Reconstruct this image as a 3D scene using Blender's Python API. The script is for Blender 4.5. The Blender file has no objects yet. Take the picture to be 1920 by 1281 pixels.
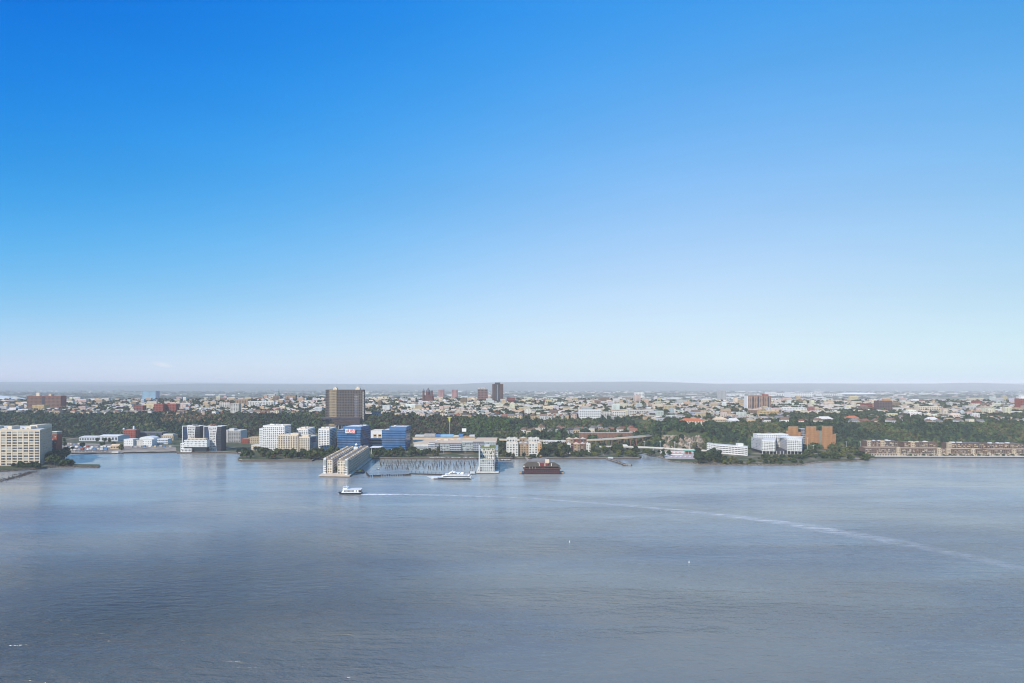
import bpy, bmesh, math, random
import numpy as np
from mathutils import Vector, Matrix
R = math.radians
random.seed(7); rng = np.random.default_rng(11)

# ------------------------------------------------------------------ camera
FPX, CX, HY, CH = 1213.0, 960.0, 720.0, 150.0        # photo focal length (px), centre, horizon row, eye height (m)
scene = bpy.context.scene
COL = scene.collection
cam_d = bpy.data.cameras.new('camera'); cam = bpy.data.objects.new('camera', cam_d); COL.objects.link(cam)
cam.location = (0, 0, CH); cam.rotation_euler = (R(90), 0, 0)
cam_d.sensor_width = 36.0; cam_d.lens = 36.0 * FPX / 1920.0
cam_d.shift_y = (HY - 640.5) / 1920.0
cam_d.clip_start = 1.0; cam_d.clip_end = 120000.0
scene.camera = cam

# ------------------------------------------------------------------ sky, sun, exposure
# tone of the clear sky, per channel: power of the Nishita value, then a log gain that varies smoothly with height z and bearing x: 1, z, x, xz, xx, xxz, zz
SKY_GRADE = ((0.35, -1.035, -1.0166, -0.1834, 6.5153, 0.0212, -9.6046, -8.173), (0.25, -0.712, -1.1755, 0.0137, 1.293, -0.0659, -2.1812, -0.6764), (0.1, -0.3652, 0.0904, -0.0299, 0.284, -0.0085, -0.8338, -0.3653))
SUN_EL, SUN_AZ = 38.0, 215.0          # azimuth clockwise from the view direction (+Y): behind the camera, to its left
world = bpy.data.worlds.new('World'); scene.world = world; world.use_nodes = True
nt = world.node_tree; nt.nodes.clear()
def wn(t, **k):
    n = nt.nodes.new(t)
    for a, b in k.items(): setattr(n, a, b)
    return n
sky = wn('ShaderNodeTexSky', sky_type='NISHITA', sun_disc=False, sun_elevation=R(SUN_EL), sun_rotation=R(SUN_AZ),
         altitude=100.0, air_density=1.0, dust_density=1.0, ozone_density=2.5)
bg = wn('ShaderNodeBackground'); bg.inputs['Strength'].default_value = 0.1
wo = wn('ShaderNodeOutputWorld')
tc = wn('ShaderNodeTexCoord'); sx = wn('ShaderNodeSeparateXYZ')
nt.links.new(tc.outputs['Generated'], sx.inputs[0])
def wm(op, a, b=None):
    n = wn('ShaderNodeMath', operation=op)
    for i, v in enumerate((a, b)):
        if v is None: continue
        if isinstance(v, (int, float)): n.inputs[i].default_value = v
        else: nt.links.new(v, n.inputs[i])
    return n.outputs[0]
# grade the clear sky as the lens saw it: deeper towards the south (-X), paler to the north (+X), smooth all the way round
sc_ = wn('ShaderNodeSeparateColor'); cc_ = wn('ShaderNodeCombineColor'); nt.links.new(sky.outputs[0], sc_.inputs[0])
zq = wm('MINIMUM', wm('MAXIMUM', sx.outputs['Z'], 0.0), 0.5); xq = wm('MINIMUM', wm('MAXIMUM', sx.outputs['X'], -0.65), 0.65)
xz, xx_ = wm('MULTIPLY', xq, zq), wm('MULTIPLY', xq, xq); terms = (zq, xq, xz, xx_, wm('MULTIPLY', xx_, zq), wm('MULTIPLY', zq, zq))
for k, (pw, c0, *cs) in enumerate(SKY_GRADE):
    acc = c0
    for t_, c_ in zip(terms, cs): acc = wm('ADD', wm('MULTIPLY', t_, c_), acc)
    nt.links.new(wm('MULTIPLY', wm('MULTIPLY', wm('EXPONENT', acc), wm('POWER', sc_.outputs[k], pw)), 10.0), cc_.inputs[k])
# faint uneven streaks of high haze, and one small wisp of cloud low in the south-west
mp_ = wn('ShaderNodeMapping'); mp_.inputs['Scale'].default_value = (1.0, 1.0, 6.0); nt.links.new(tc.outputs['Generated'], mp_.inputs[0])
nz_ = wn('ShaderNodeTexNoise'); nz_.inputs['Scale'].default_value = 2.2; nz_.inputs['Detail'].default_value = 6; nt.links.new(mp_.outputs[0], nz_.inputs['Vector'])
veil = wm('MULTIPLY_ADD', nz_.outputs['Fac'], 0.12); veil.node.inputs[2].default_value = 0.94
n2_ = wn('ShaderNodeTexNoise'); n2_.inputs['Scale'].default_value = 60; n2_.inputs['Detail'].default_value = 5; nt.links.new(mp_.outputs[0], n2_.inputs['Vector'])
uu = wm('DIVIDE', sx.outputs['X'], sx.outputs['Y']); ww = wm('DIVIDE', sx.outputs['Z'], sx.outputs['Y'])
du = wm('SUBTRACT', uu, -0.541); e1 = wm('DIVIDE', du, 0.020); e2 = wm('DIVIDE', wm('ADD', wm('SUBTRACT', ww, 0.0300), wm('MULTIPLY', du, 0.16)), 0.0042)
rr_ = wm('ADD', wm('MULTIPLY', e1, e1), wm('MULTIPLY', e2, e2)); wisp = wm('MULTIPLY', wm('MULTIPLY', wm('MAXIMUM', wm('SUBTRACT', 1.0, rr_), 0.0), n2_.outputs['Fac']), wm('GREATER_THAN', sx.outputs['Y'], 0.0))
vm = wn('ShaderNodeVectorMath', operation='SCALE'); nt.links.new(cc_.outputs[0], vm.inputs[0]); nt.links.new(veil, vm.inputs['Scale'])
va = wn('ShaderNodeMix', data_type='RGBA'); nt.links.new(wm('MULTIPLY', wisp, 0.9), va.inputs['Factor']); nt.links.new(vm.outputs[0], va.inputs['A']); va.inputs['B'].default_value = (7.4, 7.7, 8.2, 1)
nt.links.new(va.outputs['Result'], bg.inputs['Color']); nt.links.new(bg.outputs[0], wo.inputs['Surface'])

sun_d = bpy.data.lights.new('sun', 'SUN'); sun_d.energy = 4.8; sun_d.angle = R(0.53); sun_d.color = (1.0, 0.93, 0.82)
sun = bpy.data.objects.new('sun', sun_d); COL.objects.link(sun); sun.location = (-200, -300, 600)
_sd = Vector((math.sin(R(SUN_AZ)) * math.cos(R(SUN_EL)), math.cos(R(SUN_AZ)) * math.cos(R(SUN_EL)), math.sin(R(SUN_EL))))
sun.rotation_euler = _sd.to_track_quat('Z', 'Y').to_euler()
vs = scene.view_settings
vs.view_transform = 'Standard'; vs.look = 'None'; vs.exposure = 0.18; vs.gamma = 1.0; vs.use_curve_mapping = False
scene.cycles.max_bounces = 6; scene.cycles.volume_bounces = 0; scene.cycles.transparent_max_bounces = 8
scene.cycles.use_denoising = True; scene.cycles.filter_width = 1.1
scene.cycles.caustics_reflective = False; scene.cycles.caustics_refractive = False

# ------------------------------------------------------------------ materials
MATS = {}
def lin(c):
    return tuple(((v / 12.92) if v <= 0.04045 else ((v + 0.055) / 1.055) ** 2.4) for v in c)
def mat(name, col, rough=0.8, spec=0.3, metal=0.0, var=0.12, scale=0.15, rnd=0.0, attr=None):
    """procedural surface: a base colour broken up by two scales of noise, optionally varied per object or by an attribute"""
    if name in MATS: return MATS[name]
    m = bpy.data.materials.new(name); m.use_nodes = True; MATS[name] = m
    t = m.node_tree; b = t.nodes['Principled BSDF']
    b.inputs['Roughness'].default_value = rough; b.inputs['Metallic'].default_value = metal
    b.inputs['Specular IOR Level'].default_value = spec
    geo = t.nodes.new('ShaderNodeNewGeometry')
    n1 = t.nodes.new('ShaderNodeTexNoise'); n1.inputs['Scale'].default_value = scale; n1.inputs['Detail'].default_value = 4
    t.links.new(geo.outputs['Position'], n1.inputs['Vector'])
    mp = t.nodes.new('ShaderNodeMapRange'); mp.inputs[1].default_value = 0.3; mp.inputs[2].default_value = 0.7
    mp.inputs[3].default_value = 1 - var; mp.inputs[4].default_value = 1 + var
    t.links.new(n1.outputs['Fac'], mp.inputs[0])
    src = None
    if attr:
        a = t.nodes.new('ShaderNodeAttribute'); a.attribute_name = attr; src = a.outputs['Color']
    mx = t.nodes.new('ShaderNodeMix'); mx.data_type = 'RGBA'; mx.blend_type = 'MULTIPLY'; mx.inputs['Factor'].default_value = 1
    if src: t.links.new(src, mx.inputs['A'])
    else: mx.inputs['A'].default_value = (*col, 1)
    t.links.new(mp.outputs[0], mx.inputs['B'])
    out = mx.outputs['Result']
    if rnd > 0:
        oi = t.nodes.new('ShaderNodeObjectInfo')
        m2 = t.nodes.new('ShaderNodeMapRange'); m2.inputs[3].default_value = 1 - rnd; m2.inputs[4].default_value = 1 + rnd
        t.links.new(oi.outputs['Random'], m2.inputs[0])
        hv = t.nodes.new('ShaderNodeHueSaturation')
        t.links.new(out, hv.inputs['Color']); t.links.new(m2.outputs[0], hv.inputs['Value'])
        out = hv.outputs[0]
    t.links.new(out, b.inputs['Base Color'])
    return m

# ------------------------------------------------------------------ picture <-> place
def X(px, d): return (px - CX) / FPX * d
def Zat(py, d): return CH - (py - HY) / FPX * d
def D(py, z=0.0): return FPX * (CH - z) / (py - HY)
def G(px, py, z=0.0):
    d = D(py, z); return (X(px, d), d, z)
def PX(x, y): return CX + FPX * x / y

# ------------------------------------------------------------------ mesh helpers
def new_mesh(name, verts, faces, m=None, smooth=False):
    me = bpy.data.meshes.new(name); me.from_pydata([tuple(v) for v in verts], [], [tuple(f) for f in faces]); me.update()
    if m is not None: me.materials.append(m)
    if smooth:
        for p in me.polygons: p.use_smooth = True
    return me
def link(name, me, parent=None, loc=(0, 0, 0), rz=0.0):
    o = bpy.data.objects.new(name, me); COL.objects.link(o); o.location = loc; o.rotation_euler = (0, 0, rz)
    if parent is not None: o.parent = parent
    return o
def tag(o, label=None, cat=None, group=None, kind=None):
    if label: o['label'] = label
    if cat: o['category'] = cat
    if group: o['group'] = group
    if kind: o['kind'] = kind
    return o
def thing(name, label, cat, loc=(0, 0, 0), rz=0.0, group=None):
    return tag(link(name, None, None, loc, rz), label, cat, group)

class MB:
    """collects boxes, prisms and bars, then becomes one mesh object"""
    def __init__(s): s.v = []; s.f = []; s.mi = []; s.cur = 0
    def raw(s, vs, fs):
        o = len(s.v); s.v += [tuple(v) for v in vs]; s.f += [tuple(i + o for i in f) for f in fs]; s.mi += [s.cur] * len(fs); return s
    def prism(s, poly, z0, z1, top=None):
        """poly: xy list counter-clockwise; top: other xy list for the upper outline"""
        n = len(poly); top = top or poly
        a = sum(poly[i][0] * poly[(i + 1) % n][1] - poly[(i + 1) % n][0] * poly[i][1] for i in range(n))
        if a < 0: poly = poly[::-1]; top = top[::-1]
        vs = [(p[0], p[1], z0) for p in poly] + [(p[0], p[1], z1) for p in top]
        fs = [tuple(range(n - 1, -1, -1)), tuple(range(n, 2 * n))] + [(i, (i + 1) % n, n + (i + 1) % n, n + i) for i in range(n)]
        return s.raw(vs, fs)
    def box(s, x0, x1, y0, y1, z0, z1):
        return s.prism([(x0, y0), (x1, y0), (x1, y1), (x0, y1)], z0, z1)
    def obox(s, c, u, hu, hv, z0, z1):
        """box about xy centre c, unit direction u, half sizes"""
        v = (-u[1], u[0])
        q = [(c[0] + a * hu * u[0] + b * hv * v[0], c[1] + a * hu * u[1] + b * hv * v[1]) for a, b in ((-1, -1), (1, -1), (1, 1), (-1, 1))]
        return s.prism(q, z0, z1)
    def bar(s, a, b, w, h=None):
        a = Vector(a); b = Vector(b); h = h or w; d = (b - a)
        if d.length < 1e-6: return s
        d.normalize(); up = Vector((0, 0, 1)) if abs(d.z) < .95 else Vector((1, 0, 0))
        x = d.cross(up).normalized() * w / 2; y = x.cross(d).normalized() * h / 2
        vs = [p + i * x + j * y for p in (a, b) for i, j in ((-1, -1), (1, -1), (1, 1), (-1, 1))]
        return s.raw(vs, [(0, 1, 2, 3), (7, 6, 5, 4), (0, 4, 5, 1), (1, 5, 6, 2), (2, 6, 7, 3), (3, 7, 4, 0)])
    def cyl(s, c, r0, r1, z0, z1, n=10):
        return s.prism([(c[0] + r0 * math.cos(2 * math.pi * i / n), c[1] + r0 * math.sin(2 * math.pi * i / n)) for i in range(n)], z0, z1,
                       [(c[0] + r1 * math.cos(2 * math.pi * i / n), c[1] + r1 * math.sin(2 * math.pi * i / n)) for i in range(n)])
    def gable(s, x0, x1, y0, y1, z0, z1, axis='x', over=0.0):
        """a pitched roof solid"""
        if axis == 'x':
            m = (y0 + y1) / 2; vs = [(x0 - over, y0 - over, z0), (x1 + over, y0 - over, z0), (x1 + over, y1 + over, z0), (x0 - over, y1 + over, z0), (x0 - over, m, z1), (x1 + over, m, z1)]
            fs = [(3, 2, 1, 0), (0, 1, 5, 4), (2, 3, 4, 5), (1, 2, 5), (3, 0, 4)]
        else:
            m = (x0 + x1) / 2; vs = [(x0 - over, y0 - over, z0), (x1 + over, y0 - over, z0), (x1 + over, y1 + over, z0), (x0 - over, y1 + over, z0), (m, y0 - over, z1), (m, y1 + over, z1)]
            fs = [(3, 2, 1, 0), (0, 1, 4), (1, 2, 5, 4), (2, 3, 5), (3, 0, 4, 5)]
        return s.raw(vs, fs)
    def hip(s, x0, x1, y0, y1, z0, z1, inset, over=0.0):
        m = (y0 + y1) / 2; x0 -= over; x1 += over; y0 -= over; y1 += over
        vs = [(x0, y0, z0), (x1, y0, z0), (x1, y1, z0), (x0, y1, z0), (x0 + inset, m, z1), (x1 - inset, m, z1)]
        return s.raw(vs, [(3, 2, 1, 0), (0, 1, 5, 4), (2, 3, 4, 5), (1, 2, 5), (3, 0, 4)])
    def mesh(s, name, m, smooth=False):
        me = new_mesh(name, s.v, s.f, None, smooth)
        for mm in (m if isinstance(m, (list, tuple)) else [m]): me.materials.append(mm)
        if any(s.mi): me.polygons.foreach_set('material_index', s.mi)
        return me
    def build(s, name, m, parent=None, loc=(0, 0, 0), rz=0.0, smooth=False):
        return link(name, s.mesh(name, m, smooth), parent, loc, rz)

# ------------------------------------------------------------------ terrain
# depth (m) of the cliff foot, of the cliff edge and height of the edge, by photo column
C_PX   = [-400, 0,   250,  420,  560,  700,  860,  960, 1060, 1180, 1235, 1290, 1340, 1420, 1560, 1700, 1920, 2400]
C_FOOT = [1830, 1800, 1780, 1760, 1720, 1640, 1610, 1560, 1600, 1560, 1470, 1440, 1455, 1470, 1480, 1480, 1480, 1480]
C_EDGE = [2120, 2100, 2060, 2040, 1960, 1850, 1830, 1830, 1840, 1850, 1620, 1590, 1600, 1610, 1610, 1600, 1600, 1600]
C_TOP  = [48,   48,   48,   50,   52,   52,   50,   48,   46,   46,   50,   50,   48,   47,   47,   47,   47,   47]
def cliff(px): return np.interp(px, C_PX, C_FOOT), np.interp(px, C_PX, C_EDGE), np.interp(px, C_PX, C_TOP)
RIDGE = 2750.0
def hill_z(x, y):
    """height of the land west of the waterfront"""
    px = CX + FPX * x / np.maximum(y, 1.0)
    f, e, t = cliff(px)
    tc_ = np.clip((y - f) / (e - f), 0, 1)
    z = 2.0 + (t - 2.0) * (tc_ * tc_ * (3 - 2 * tc_))
    mid = np.clip((np.interp(px, [930, 1000, 1185, 1225], [0, 1, 1, 0])), 0, 1)       # terrace half way up, where the viaduct lands
    zt = 2.0 + 20.0 * np.clip((y - 1560) / 60, 0, 1) + 24.0 * np.clip((y - 1740) / 110, 0, 1)
    z = np.where(y < e, z * (1 - mid) + zt * mid, z)
    s = np.clip((y - e) / (RIDGE - e), 0, 1)
    crest = np.interp(px, [-400, 0, 420, 520, 620, 700, 1000, 1300, 1500, 1920, 2400], [74, 74, 76, 84, 84, 82, 78, 76, 78, 78, 78])
    z = z + (crest - t) * s * (y > e)
    dn = np.clip((y - RIDGE) / 1500.0, 0, 1)
    z = z * (1 - dn) + 4.0 * dn
    # the long wooded ridges on the horizon
    hz = 150 + 34 * np.sin(x / 3900.0 + 0.6) + 24 * np.sin(x / 1500.0) + 15 * np.sin(x / 640.0 + 2)
    hz = hz * np.interp(px, [-200, 400, 700, 900, 1150, 1250, 1500, 1750, 1830, 2000], [1.02, 1.05, .98, 1.08, 1.0, .93, .97, .9, 1.04, .92])
    a = np.clip((y - 12500) / 4500, 0, 1); z = z + np.minimum(1.0 * hz, 214) * (a * a * (3 - 2 * a))
    a = np.clip((y - 21000) / 4000, 0, 1); z = z + 14 * a * (1 + .6 * np.sin(x / 2300.0 + 1))
    return z
def hz(x, y): return float(hill_z(np.array([x]), np.array([y]))[0])

gd_rows = np.concatenate([np.linspace(1432, 2150, 80), np.linspace(2160, 4400, 60), np.geomspace(4450, 42000, 60)])
gu = np.linspace(-1.15, 1.15, 330)
UU, DD = np.meshgrid(gu, gd_rows); TX = UU * DD
TZ = hill_z(TX.ravel(), DD.ravel()).reshape(TX.shape)
TZ = TZ + rng.normal(0, .4, TZ.shape) * np.clip((DD - 1500) / 300, 0, 1)
def grid_mesh(name, XX, YY, ZZ, m, smooth=True):
    nr, nc = XX.shape
    me = bpy.data.meshes.new(name)
    co = np.stack([XX, YY, ZZ], -1).reshape(-1, 3).astype(np.float32)
    i = np.arange(nr - 1)[:, None] * nc + np.arange(nc - 1)[None, :]
    q = np.stack([i, i + 1, i + nc + 1, i + nc], -1).reshape(-1, 4).astype(np.int32)
    me.vertices.add(len(co)); me.vertices.foreach_set('co', co.ravel())
    me.loops.add(q.size); me.loops.foreach_set('vertex_index', q.ravel())
    me.polygons.add(len(q)); me.polygons.foreach_set('loop_start', np.arange(len(q), dtype=np.int32) * 4)
    if smooth: me.polygons.foreach_set('use_smooth', np.ones(len(q), bool))
    me.update(); me.validate(); me.materials.append(m); return me

def hill_material():
    m = bpy.data.materials.new('hill_ground'); m.use_nodes = True; t = m.node_tree; b = t.nodes['Principled BSDF']
    b.inputs['Roughness'].default_value = .95; b.inputs['Specular IOR Level'].default_value = .1
    g = t.nodes.new('ShaderNodeNewGeometry')
    def noise(s, d=5, off=0):
        mp = t.nodes.new('ShaderNodeMapping'); mp.inputs['Location'].default_value = (off, off * 1.7, 0)
        n = t.nodes.new('ShaderNodeTexNoise'); n.inputs['Scale'].default_value = s; n.inputs['Detail'].default_value = d
        t.links.new(g.outputs['Position'], mp.inputs[0]); t.links.new(mp.outputs[0], n.inputs['Vector']); return n
    def cr(n, *stops):
        r = t.nodes.new('ShaderNodeValToRGB'); e = r.color_ramp.elements
        while len(e) < len(stops): e.new(.5)
        for k, (p, c) in enumerate(stops): e[k].position = p; e[k].color = (*c, 1)
        t.links.new(n.outputs['Fac'], r.inputs[0]); return r
    near = cr(noise(.02), (.3, (.035, .05, .022)), (.55, (.06, .075, .03)), (.75, (.13, .11, .07)))
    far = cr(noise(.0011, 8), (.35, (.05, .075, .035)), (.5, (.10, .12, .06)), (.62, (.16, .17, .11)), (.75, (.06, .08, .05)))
    hazy_wood = cr(noise(.004, 8), (.3, (.075, .10, .088)), (.6, (.105, .13, .115)), (.8, (.16, .175, .155)))  # horizon haze partly put into this paler woodland colour
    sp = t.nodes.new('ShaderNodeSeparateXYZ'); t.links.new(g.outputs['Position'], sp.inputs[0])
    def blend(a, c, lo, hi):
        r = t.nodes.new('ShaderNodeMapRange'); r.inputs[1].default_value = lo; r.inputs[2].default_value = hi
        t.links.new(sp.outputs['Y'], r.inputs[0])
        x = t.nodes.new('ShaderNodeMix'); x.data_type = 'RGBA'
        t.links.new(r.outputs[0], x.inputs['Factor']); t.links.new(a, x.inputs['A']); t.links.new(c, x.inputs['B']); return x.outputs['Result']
    o = blend(near.outputs[0], far.outputs[0], 3200, 4200); o = blend(o, hazy_wood.outputs[0], 12000, 13500)
    t.links.new(o, b.inputs['Base Color']); return m
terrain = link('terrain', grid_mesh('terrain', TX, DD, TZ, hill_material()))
tag(terrain, 'wooded bluff, hilltop and far plain with ridges on the horizon', kind='structure')

# the flat made ground along the water, cut to the shoreline
SHORE = [(-420, 898), (-60, 893), (0, 884), (32, 882), (62, 880), (100, 876), (122, 874), (136, 874), (136, 876.5), (186, 876.5), (187, 873.5), (136, 872.5), (118, 869),
         (112, 866), (125, 853), (130, 850.5), (205, 850), (230, 848), (330, 848), (332, 850.5), (418, 849.5), (444, 850.5), (456, 853.5), (448, 860), (446, 863.5), (452, 865.5), (585, 865.5), (594, 861), (612, 858), (640, 858),
         (694, 861), (760, 861.5), (895, 861.5), (896, 861), (940, 861), (1000, 860.5), (1100, 860.5), (1199, 860.5), (1203, 857.5), (1194, 853), (1206, 850.5), (1218, 853),
         (1240, 858), (1258, 866), (1300, 868.5), (1316, 871.5), (1400, 872), (1500, 872.8), (1508, 870.5), (1525, 867.5), (1560, 866), (1600, 865.5), (1625, 862), (1645, 859.5), (1750, 858.8), (1920, 859), (2400, 860)]
LAND_Z = 2.5
mb = MB()
shore_xy = [G(a, b, 0)[:2] for a, b in SHORE]
poly = shore_xy + [(X(2400, 1560), 1560), (X(1500, 1500), 1500), (X(1290, 1475), 1475), (X(1180, 1590), 1590), (X(960, 1600), 1600), (X(700, 1660), 1660), (X(430, 1790), 1790), (X(0, 1830), 1830), (X(-420, 1840), 1840)]
from mathutils.geometry import tessellate_polygon
gv = [(p[0], p[1], LAND_Z) for p in poly]; gf = [tuple(t) for t in tessellate_polygon([[Vector((p[0], p[1], 0)) for p in poly]])]
gf = [t if ((gv[t[1]][0]-gv[t[0]][0])*(gv[t[2]][1]-gv[t[0]][1])-(gv[t[1]][1]-gv[t[0]][1])*(gv[t[2]][0]-gv[t[0]][0])) > 0 else t[::-1] for t in gf]
for a_ in range(len(SHORE) - 1):
    n_ = len(gv); p, q = gv[a_], gv[a_ + 1]
    gv += [(p[0], p[1], -3), (q[0], q[1], -3)]; gf.append((n_, n_ + 1, a_ + 1, a_))
me = new_mesh('waterfront_ground', gv, gf)
def shore_material():
    m = bpy.data.materials.new('made_ground'); m.use_nodes = True; t = m.node_tree; b = t.nodes['Principled BSDF']
    b.inputs['Roughness'].default_value = .92; b.inputs['Specular IOR Level'].default_value = .15
    g = t.nodes.new('ShaderNodeNewGeometry'); n = t.nodes.new('ShaderNodeTexNoise'); n.inputs['Scale'].default_value = .03; n.inputs['Detail'].default_value = 7
    t.links.new(g.outputs['Position'], n.inputs['Vector'])
    r = t.nodes.new('ShaderNodeValToRGB'); e = r.color_ramp.elements; e.new(.5)
    for k, (p, c) in enumerate(((.40, (.05, .068, .026)), (.54, (.085, .085, .045)), (.68, (.24, .20, .15)))): e[k].position = p; e[k].color = (*c, 1)
    t.links.new(n.outputs['Fac'], r.inputs[0]); t.links.new(r.outputs[0], b.inputs['Base Color']); return m
me.materials.append(shore_material()); me.materials.append(mat('seawall', (.075, .06, .048), .9, .2, var=.3, scale=.4))
me.polygons.foreach_set('material_index', [0] * (len(gf) - len(SHORE) + 1) + [1] * (len(SHORE) - 1))
tag(link('waterfront_ground', me), 'flat waterfront ground behind the seawall', kind='structure')

# paved promenades along the seawall
def promenade(name, label, i0, i1, w, m):
    P = [Vector(p) for p in shore_xy[i0:i1 + 1]]; vs, fs = [], []
    for i, p in enumerate(P):
        d = (P[min(i + 1, len(P) - 1)] - P[max(i - 1, 0)]).normalized(); n = Vector((-d.y, d.x)); q0 = p + n * .15; q1 = p + n * w; vs += [(q0.x, q0.y, LAND_Z), (q1.x, q1.y, LAND_Z), (q1.x, q1.y, LAND_Z + .12), (q0.x, q0.y, LAND_Z + .12)]
    for i in range(len(P) - 1): o = 4 * i; fs += [(o + 3, o + 2, o + 6, o + 7), (o + 2, o + 1, o + 5, o + 6), (o, o + 3, o + 7, o + 4)]
    tag(link(name, new_mesh(name, vs, fs, m)), label, kind='structure')
PAV = mat('promenade_paving', (.34, .275, .22), .9, .2, var=.15, scale=.3)
si = {p: i for i, p in enumerate(SHORE)}
promenade('promenade_path', 'paved promenade below the cream towers', si[(446, 863.5)], si[(594, 861)], 6, PAV)
promenade('promenade_path', 'paved promenade by the twin flared towers', si[(332, 850.5)], si[(456, 853.5)], 7, PAV)
promenade('promenade_path', 'paved promenade from the long pier to the inlet', si[(694, 861)], si[(1199, 860.5)], 6, PAV)
promenade('quay_path', 'pale quay edge of the boatyard', si[(130, 850.5)], si[(330, 848)], 8, mat('quay_sand', (.36, .31, .24), .9, .2, var=.2, scale=.1))

# ------------------------------------------------------------------ river
def water_material():
    m = bpy.data.materials.new('river_water'); m.use_nodes = True; t = m.node_tree; b = t.nodes['Principled BSDF']
    g = t.nodes.new('ShaderNodeNewGeometry')
    def mapped(sx_, sy_, rot=0):
        mp = t.nodes.new('ShaderNodeMapping'); mp.inputs['Scale'].default_value = (sx_, sy_, 1); mp.inputs['Rotation'].default_value = (0, 0, R(rot))
        t.links.new(g.outputs['Position'], mp.inputs[0]); return mp.outputs[0]
    def noise(v, s, d=2, dist=0.0):
        n = t.nodes.new('ShaderNodeTexNoise'); n.inputs['Scale'].default_value = s; n.inputs['Detail'].default_value = d; n.inputs['Distortion'].default_value = dist
        t.links.new(v, n.inputs['Vector']); return n.outputs['Fac']
    def math_(op, a, bb=None):
        n = t.nodes.new('ShaderNodeMath'); n.operation = op
        for k, v in enumerate((a, bb)):
            if v is None: continue
            if isinstance(v, (int, float)): n.inputs[k].default_value = v
            else: t.links.new(v, n.inputs[k])
        return n.outputs[0]
    def rng_(v, a, bb, c, d, smooth=True):
        n = t.nodes.new('ShaderNodeMapRange'); n.interpolation_type = 'SMOOTHSTEP' if smooth else 'LINEAR'
        for k, w in enumerate((a, bb, c, d)): n.inputs[k + 1].default_value = w
        t.links.new(v, n.inputs[0]); return n.outputs[0]
    patch = noise(mapped(1, 2.6, 8), .0034, 4, .6)            # wind patches and slicks
    sp = t.nodes.new('ShaderNodeSeparateXYZ'); t.links.new(g.outputs['Position'], sp.inputs[0])
    lee = rng_(sp.outputs['Y'], 350, 1000, 1.0, .30)          # calmer in the lee of the far bank
    wind = math_('MULTIPLY', rng_(patch, .36, .66, .55, 1.4), lee)
    lanes = noise(mapped(.10, 1, 5), .016, 3, .3)             # long current lanes
    wind = math_('MULTIPLY', wind, rng_(lanes, .38, .62, .55, 1.3))
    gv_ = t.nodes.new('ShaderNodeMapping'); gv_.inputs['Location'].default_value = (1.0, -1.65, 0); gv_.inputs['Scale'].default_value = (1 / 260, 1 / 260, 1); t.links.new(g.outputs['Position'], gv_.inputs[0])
    gust_shade = t.nodes.new('ShaderNodeTexGradient'); gust_shade.gradient_type = 'SPHERICAL'; t.links.new(gv_.outputs[0], gust_shade.inputs[0])       # ruffled, shaded patch off the left bank; its shade goes into the colour too
    wind = math_('ADD', wind, math_('MULTIPLY', gust_shade.outputs['Fac'], .8))
    w1 = noise(mapped(.3, 1, 7), .20, 3, .5)                 # short wind waves in long crests
    w2 = noise(mapped(.5, 1, -14), .075, 2, .3)
    w3 = noise(mapped(.6, 1, 30), .7, 2)
    h = math_('ADD', math_('MULTIPLY', w1, 2.2), math_('ADD', math_('MULTIPLY', w2, 1.6), math_('MULTIPLY', w3, .6)))
    h = math_('MULTIPLY', h, wind)
    bu = t.nodes.new('ShaderNodeBump'); bu.inputs['Strength'].default_value = .92; bu.inputs['Distance'].default_value = 1.0
    t.links.new(h, bu.inputs['Height']); t.links.new(bu.outputs[0], b.inputs['Normal'])
    t.links.new(rng_(patch, .36, .66, .15, .24), b.inputs['Roughness'])
    silt = noise(mapped(1, 1.8, -20), .004, 5, .5)
    r = t.nodes.new('ShaderNodeValToRGB'); e = r.color_ramp.elements
    e[0].position = .35; e[0].color = (.120, .129, .132, 1); e[1].position = .68; e[1].color = (.195, .192, .158, 1)
    t.links.new(silt, r.inputs[0])
    pale = rng_(sp.outputs['Y'], 420, 1050, 1.0, 1.9)         # paler base colour towards the far bank stands in for sky reflection
    ml = t.nodes.new('ShaderNodeMix'); ml.data_type = 'RGBA'; ml.blend_type = 'MULTIPLY'; ml.inputs['Factor'].default_value = 1; t.links.new(r.outputs[0], ml.inputs['A']); t.links.new(math_('MULTIPLY', pale, math_('SUBTRACT', 1.0, math_('MULTIPLY', gust_shade.outputs['Fac'], .75))), ml.inputs['B'])
    t.links.new(ml.outputs['Result'], b.inputs['Base Color'])
    b.inputs['IOR'].default_value = 1.333; b.inputs['Specular IOR Level'].default_value = .85
    return m
wy = np.concatenate([np.linspace(-600, 150, 6), np.linspace(200, 1900, 40)]); wx = np.linspace(-2400, 2400, 40)
WX, WY = np.meshgrid(wx, wy)
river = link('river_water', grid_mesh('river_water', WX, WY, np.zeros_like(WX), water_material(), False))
tag(river, 'wide grey-blue river with wind ripples', kind='structure')

# ------------------------------------------------------------------ shared materials
WHITE = mat('white_render', (.66, .66, .645), .7, .3, var=.06)
CREAM = mat('cream_stone', (.62, .53, .41), .8, .2, var=.07)
TAN = mat('tan_stone', (.48, .38, .26), .85, .2, var=.1)
CONC = mat('grey_concrete', (.36, .35, .34), .85, .2, var=.12)
PALE = mat('pale_concrete', (.52, .50, .46), .85, .2, var=.1)
DARK = mat('charcoal_panel', (.035, .035, .05), .5, .4, var=.15)
BRICK = mat('red_brick', (.27, .075, .05), .85, .2, var=.15)
BROWN = mat('brown_brick', (.20, .11, .075), .85, .2, var=.15)
RUST = mat('orange_tile', (.34, .175, .085), .8, .2, var=.12)
ORANGE = mat('orange_panel', (.42, .225, .10), .75, .25, var=.1)
ROOFG = mat('grey_roof', (.17, .165, .165), .9, .2, var=.15)
ROOFL = mat('pale_roof', (.55, .53, .50), .9, .2, var=.12)
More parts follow.
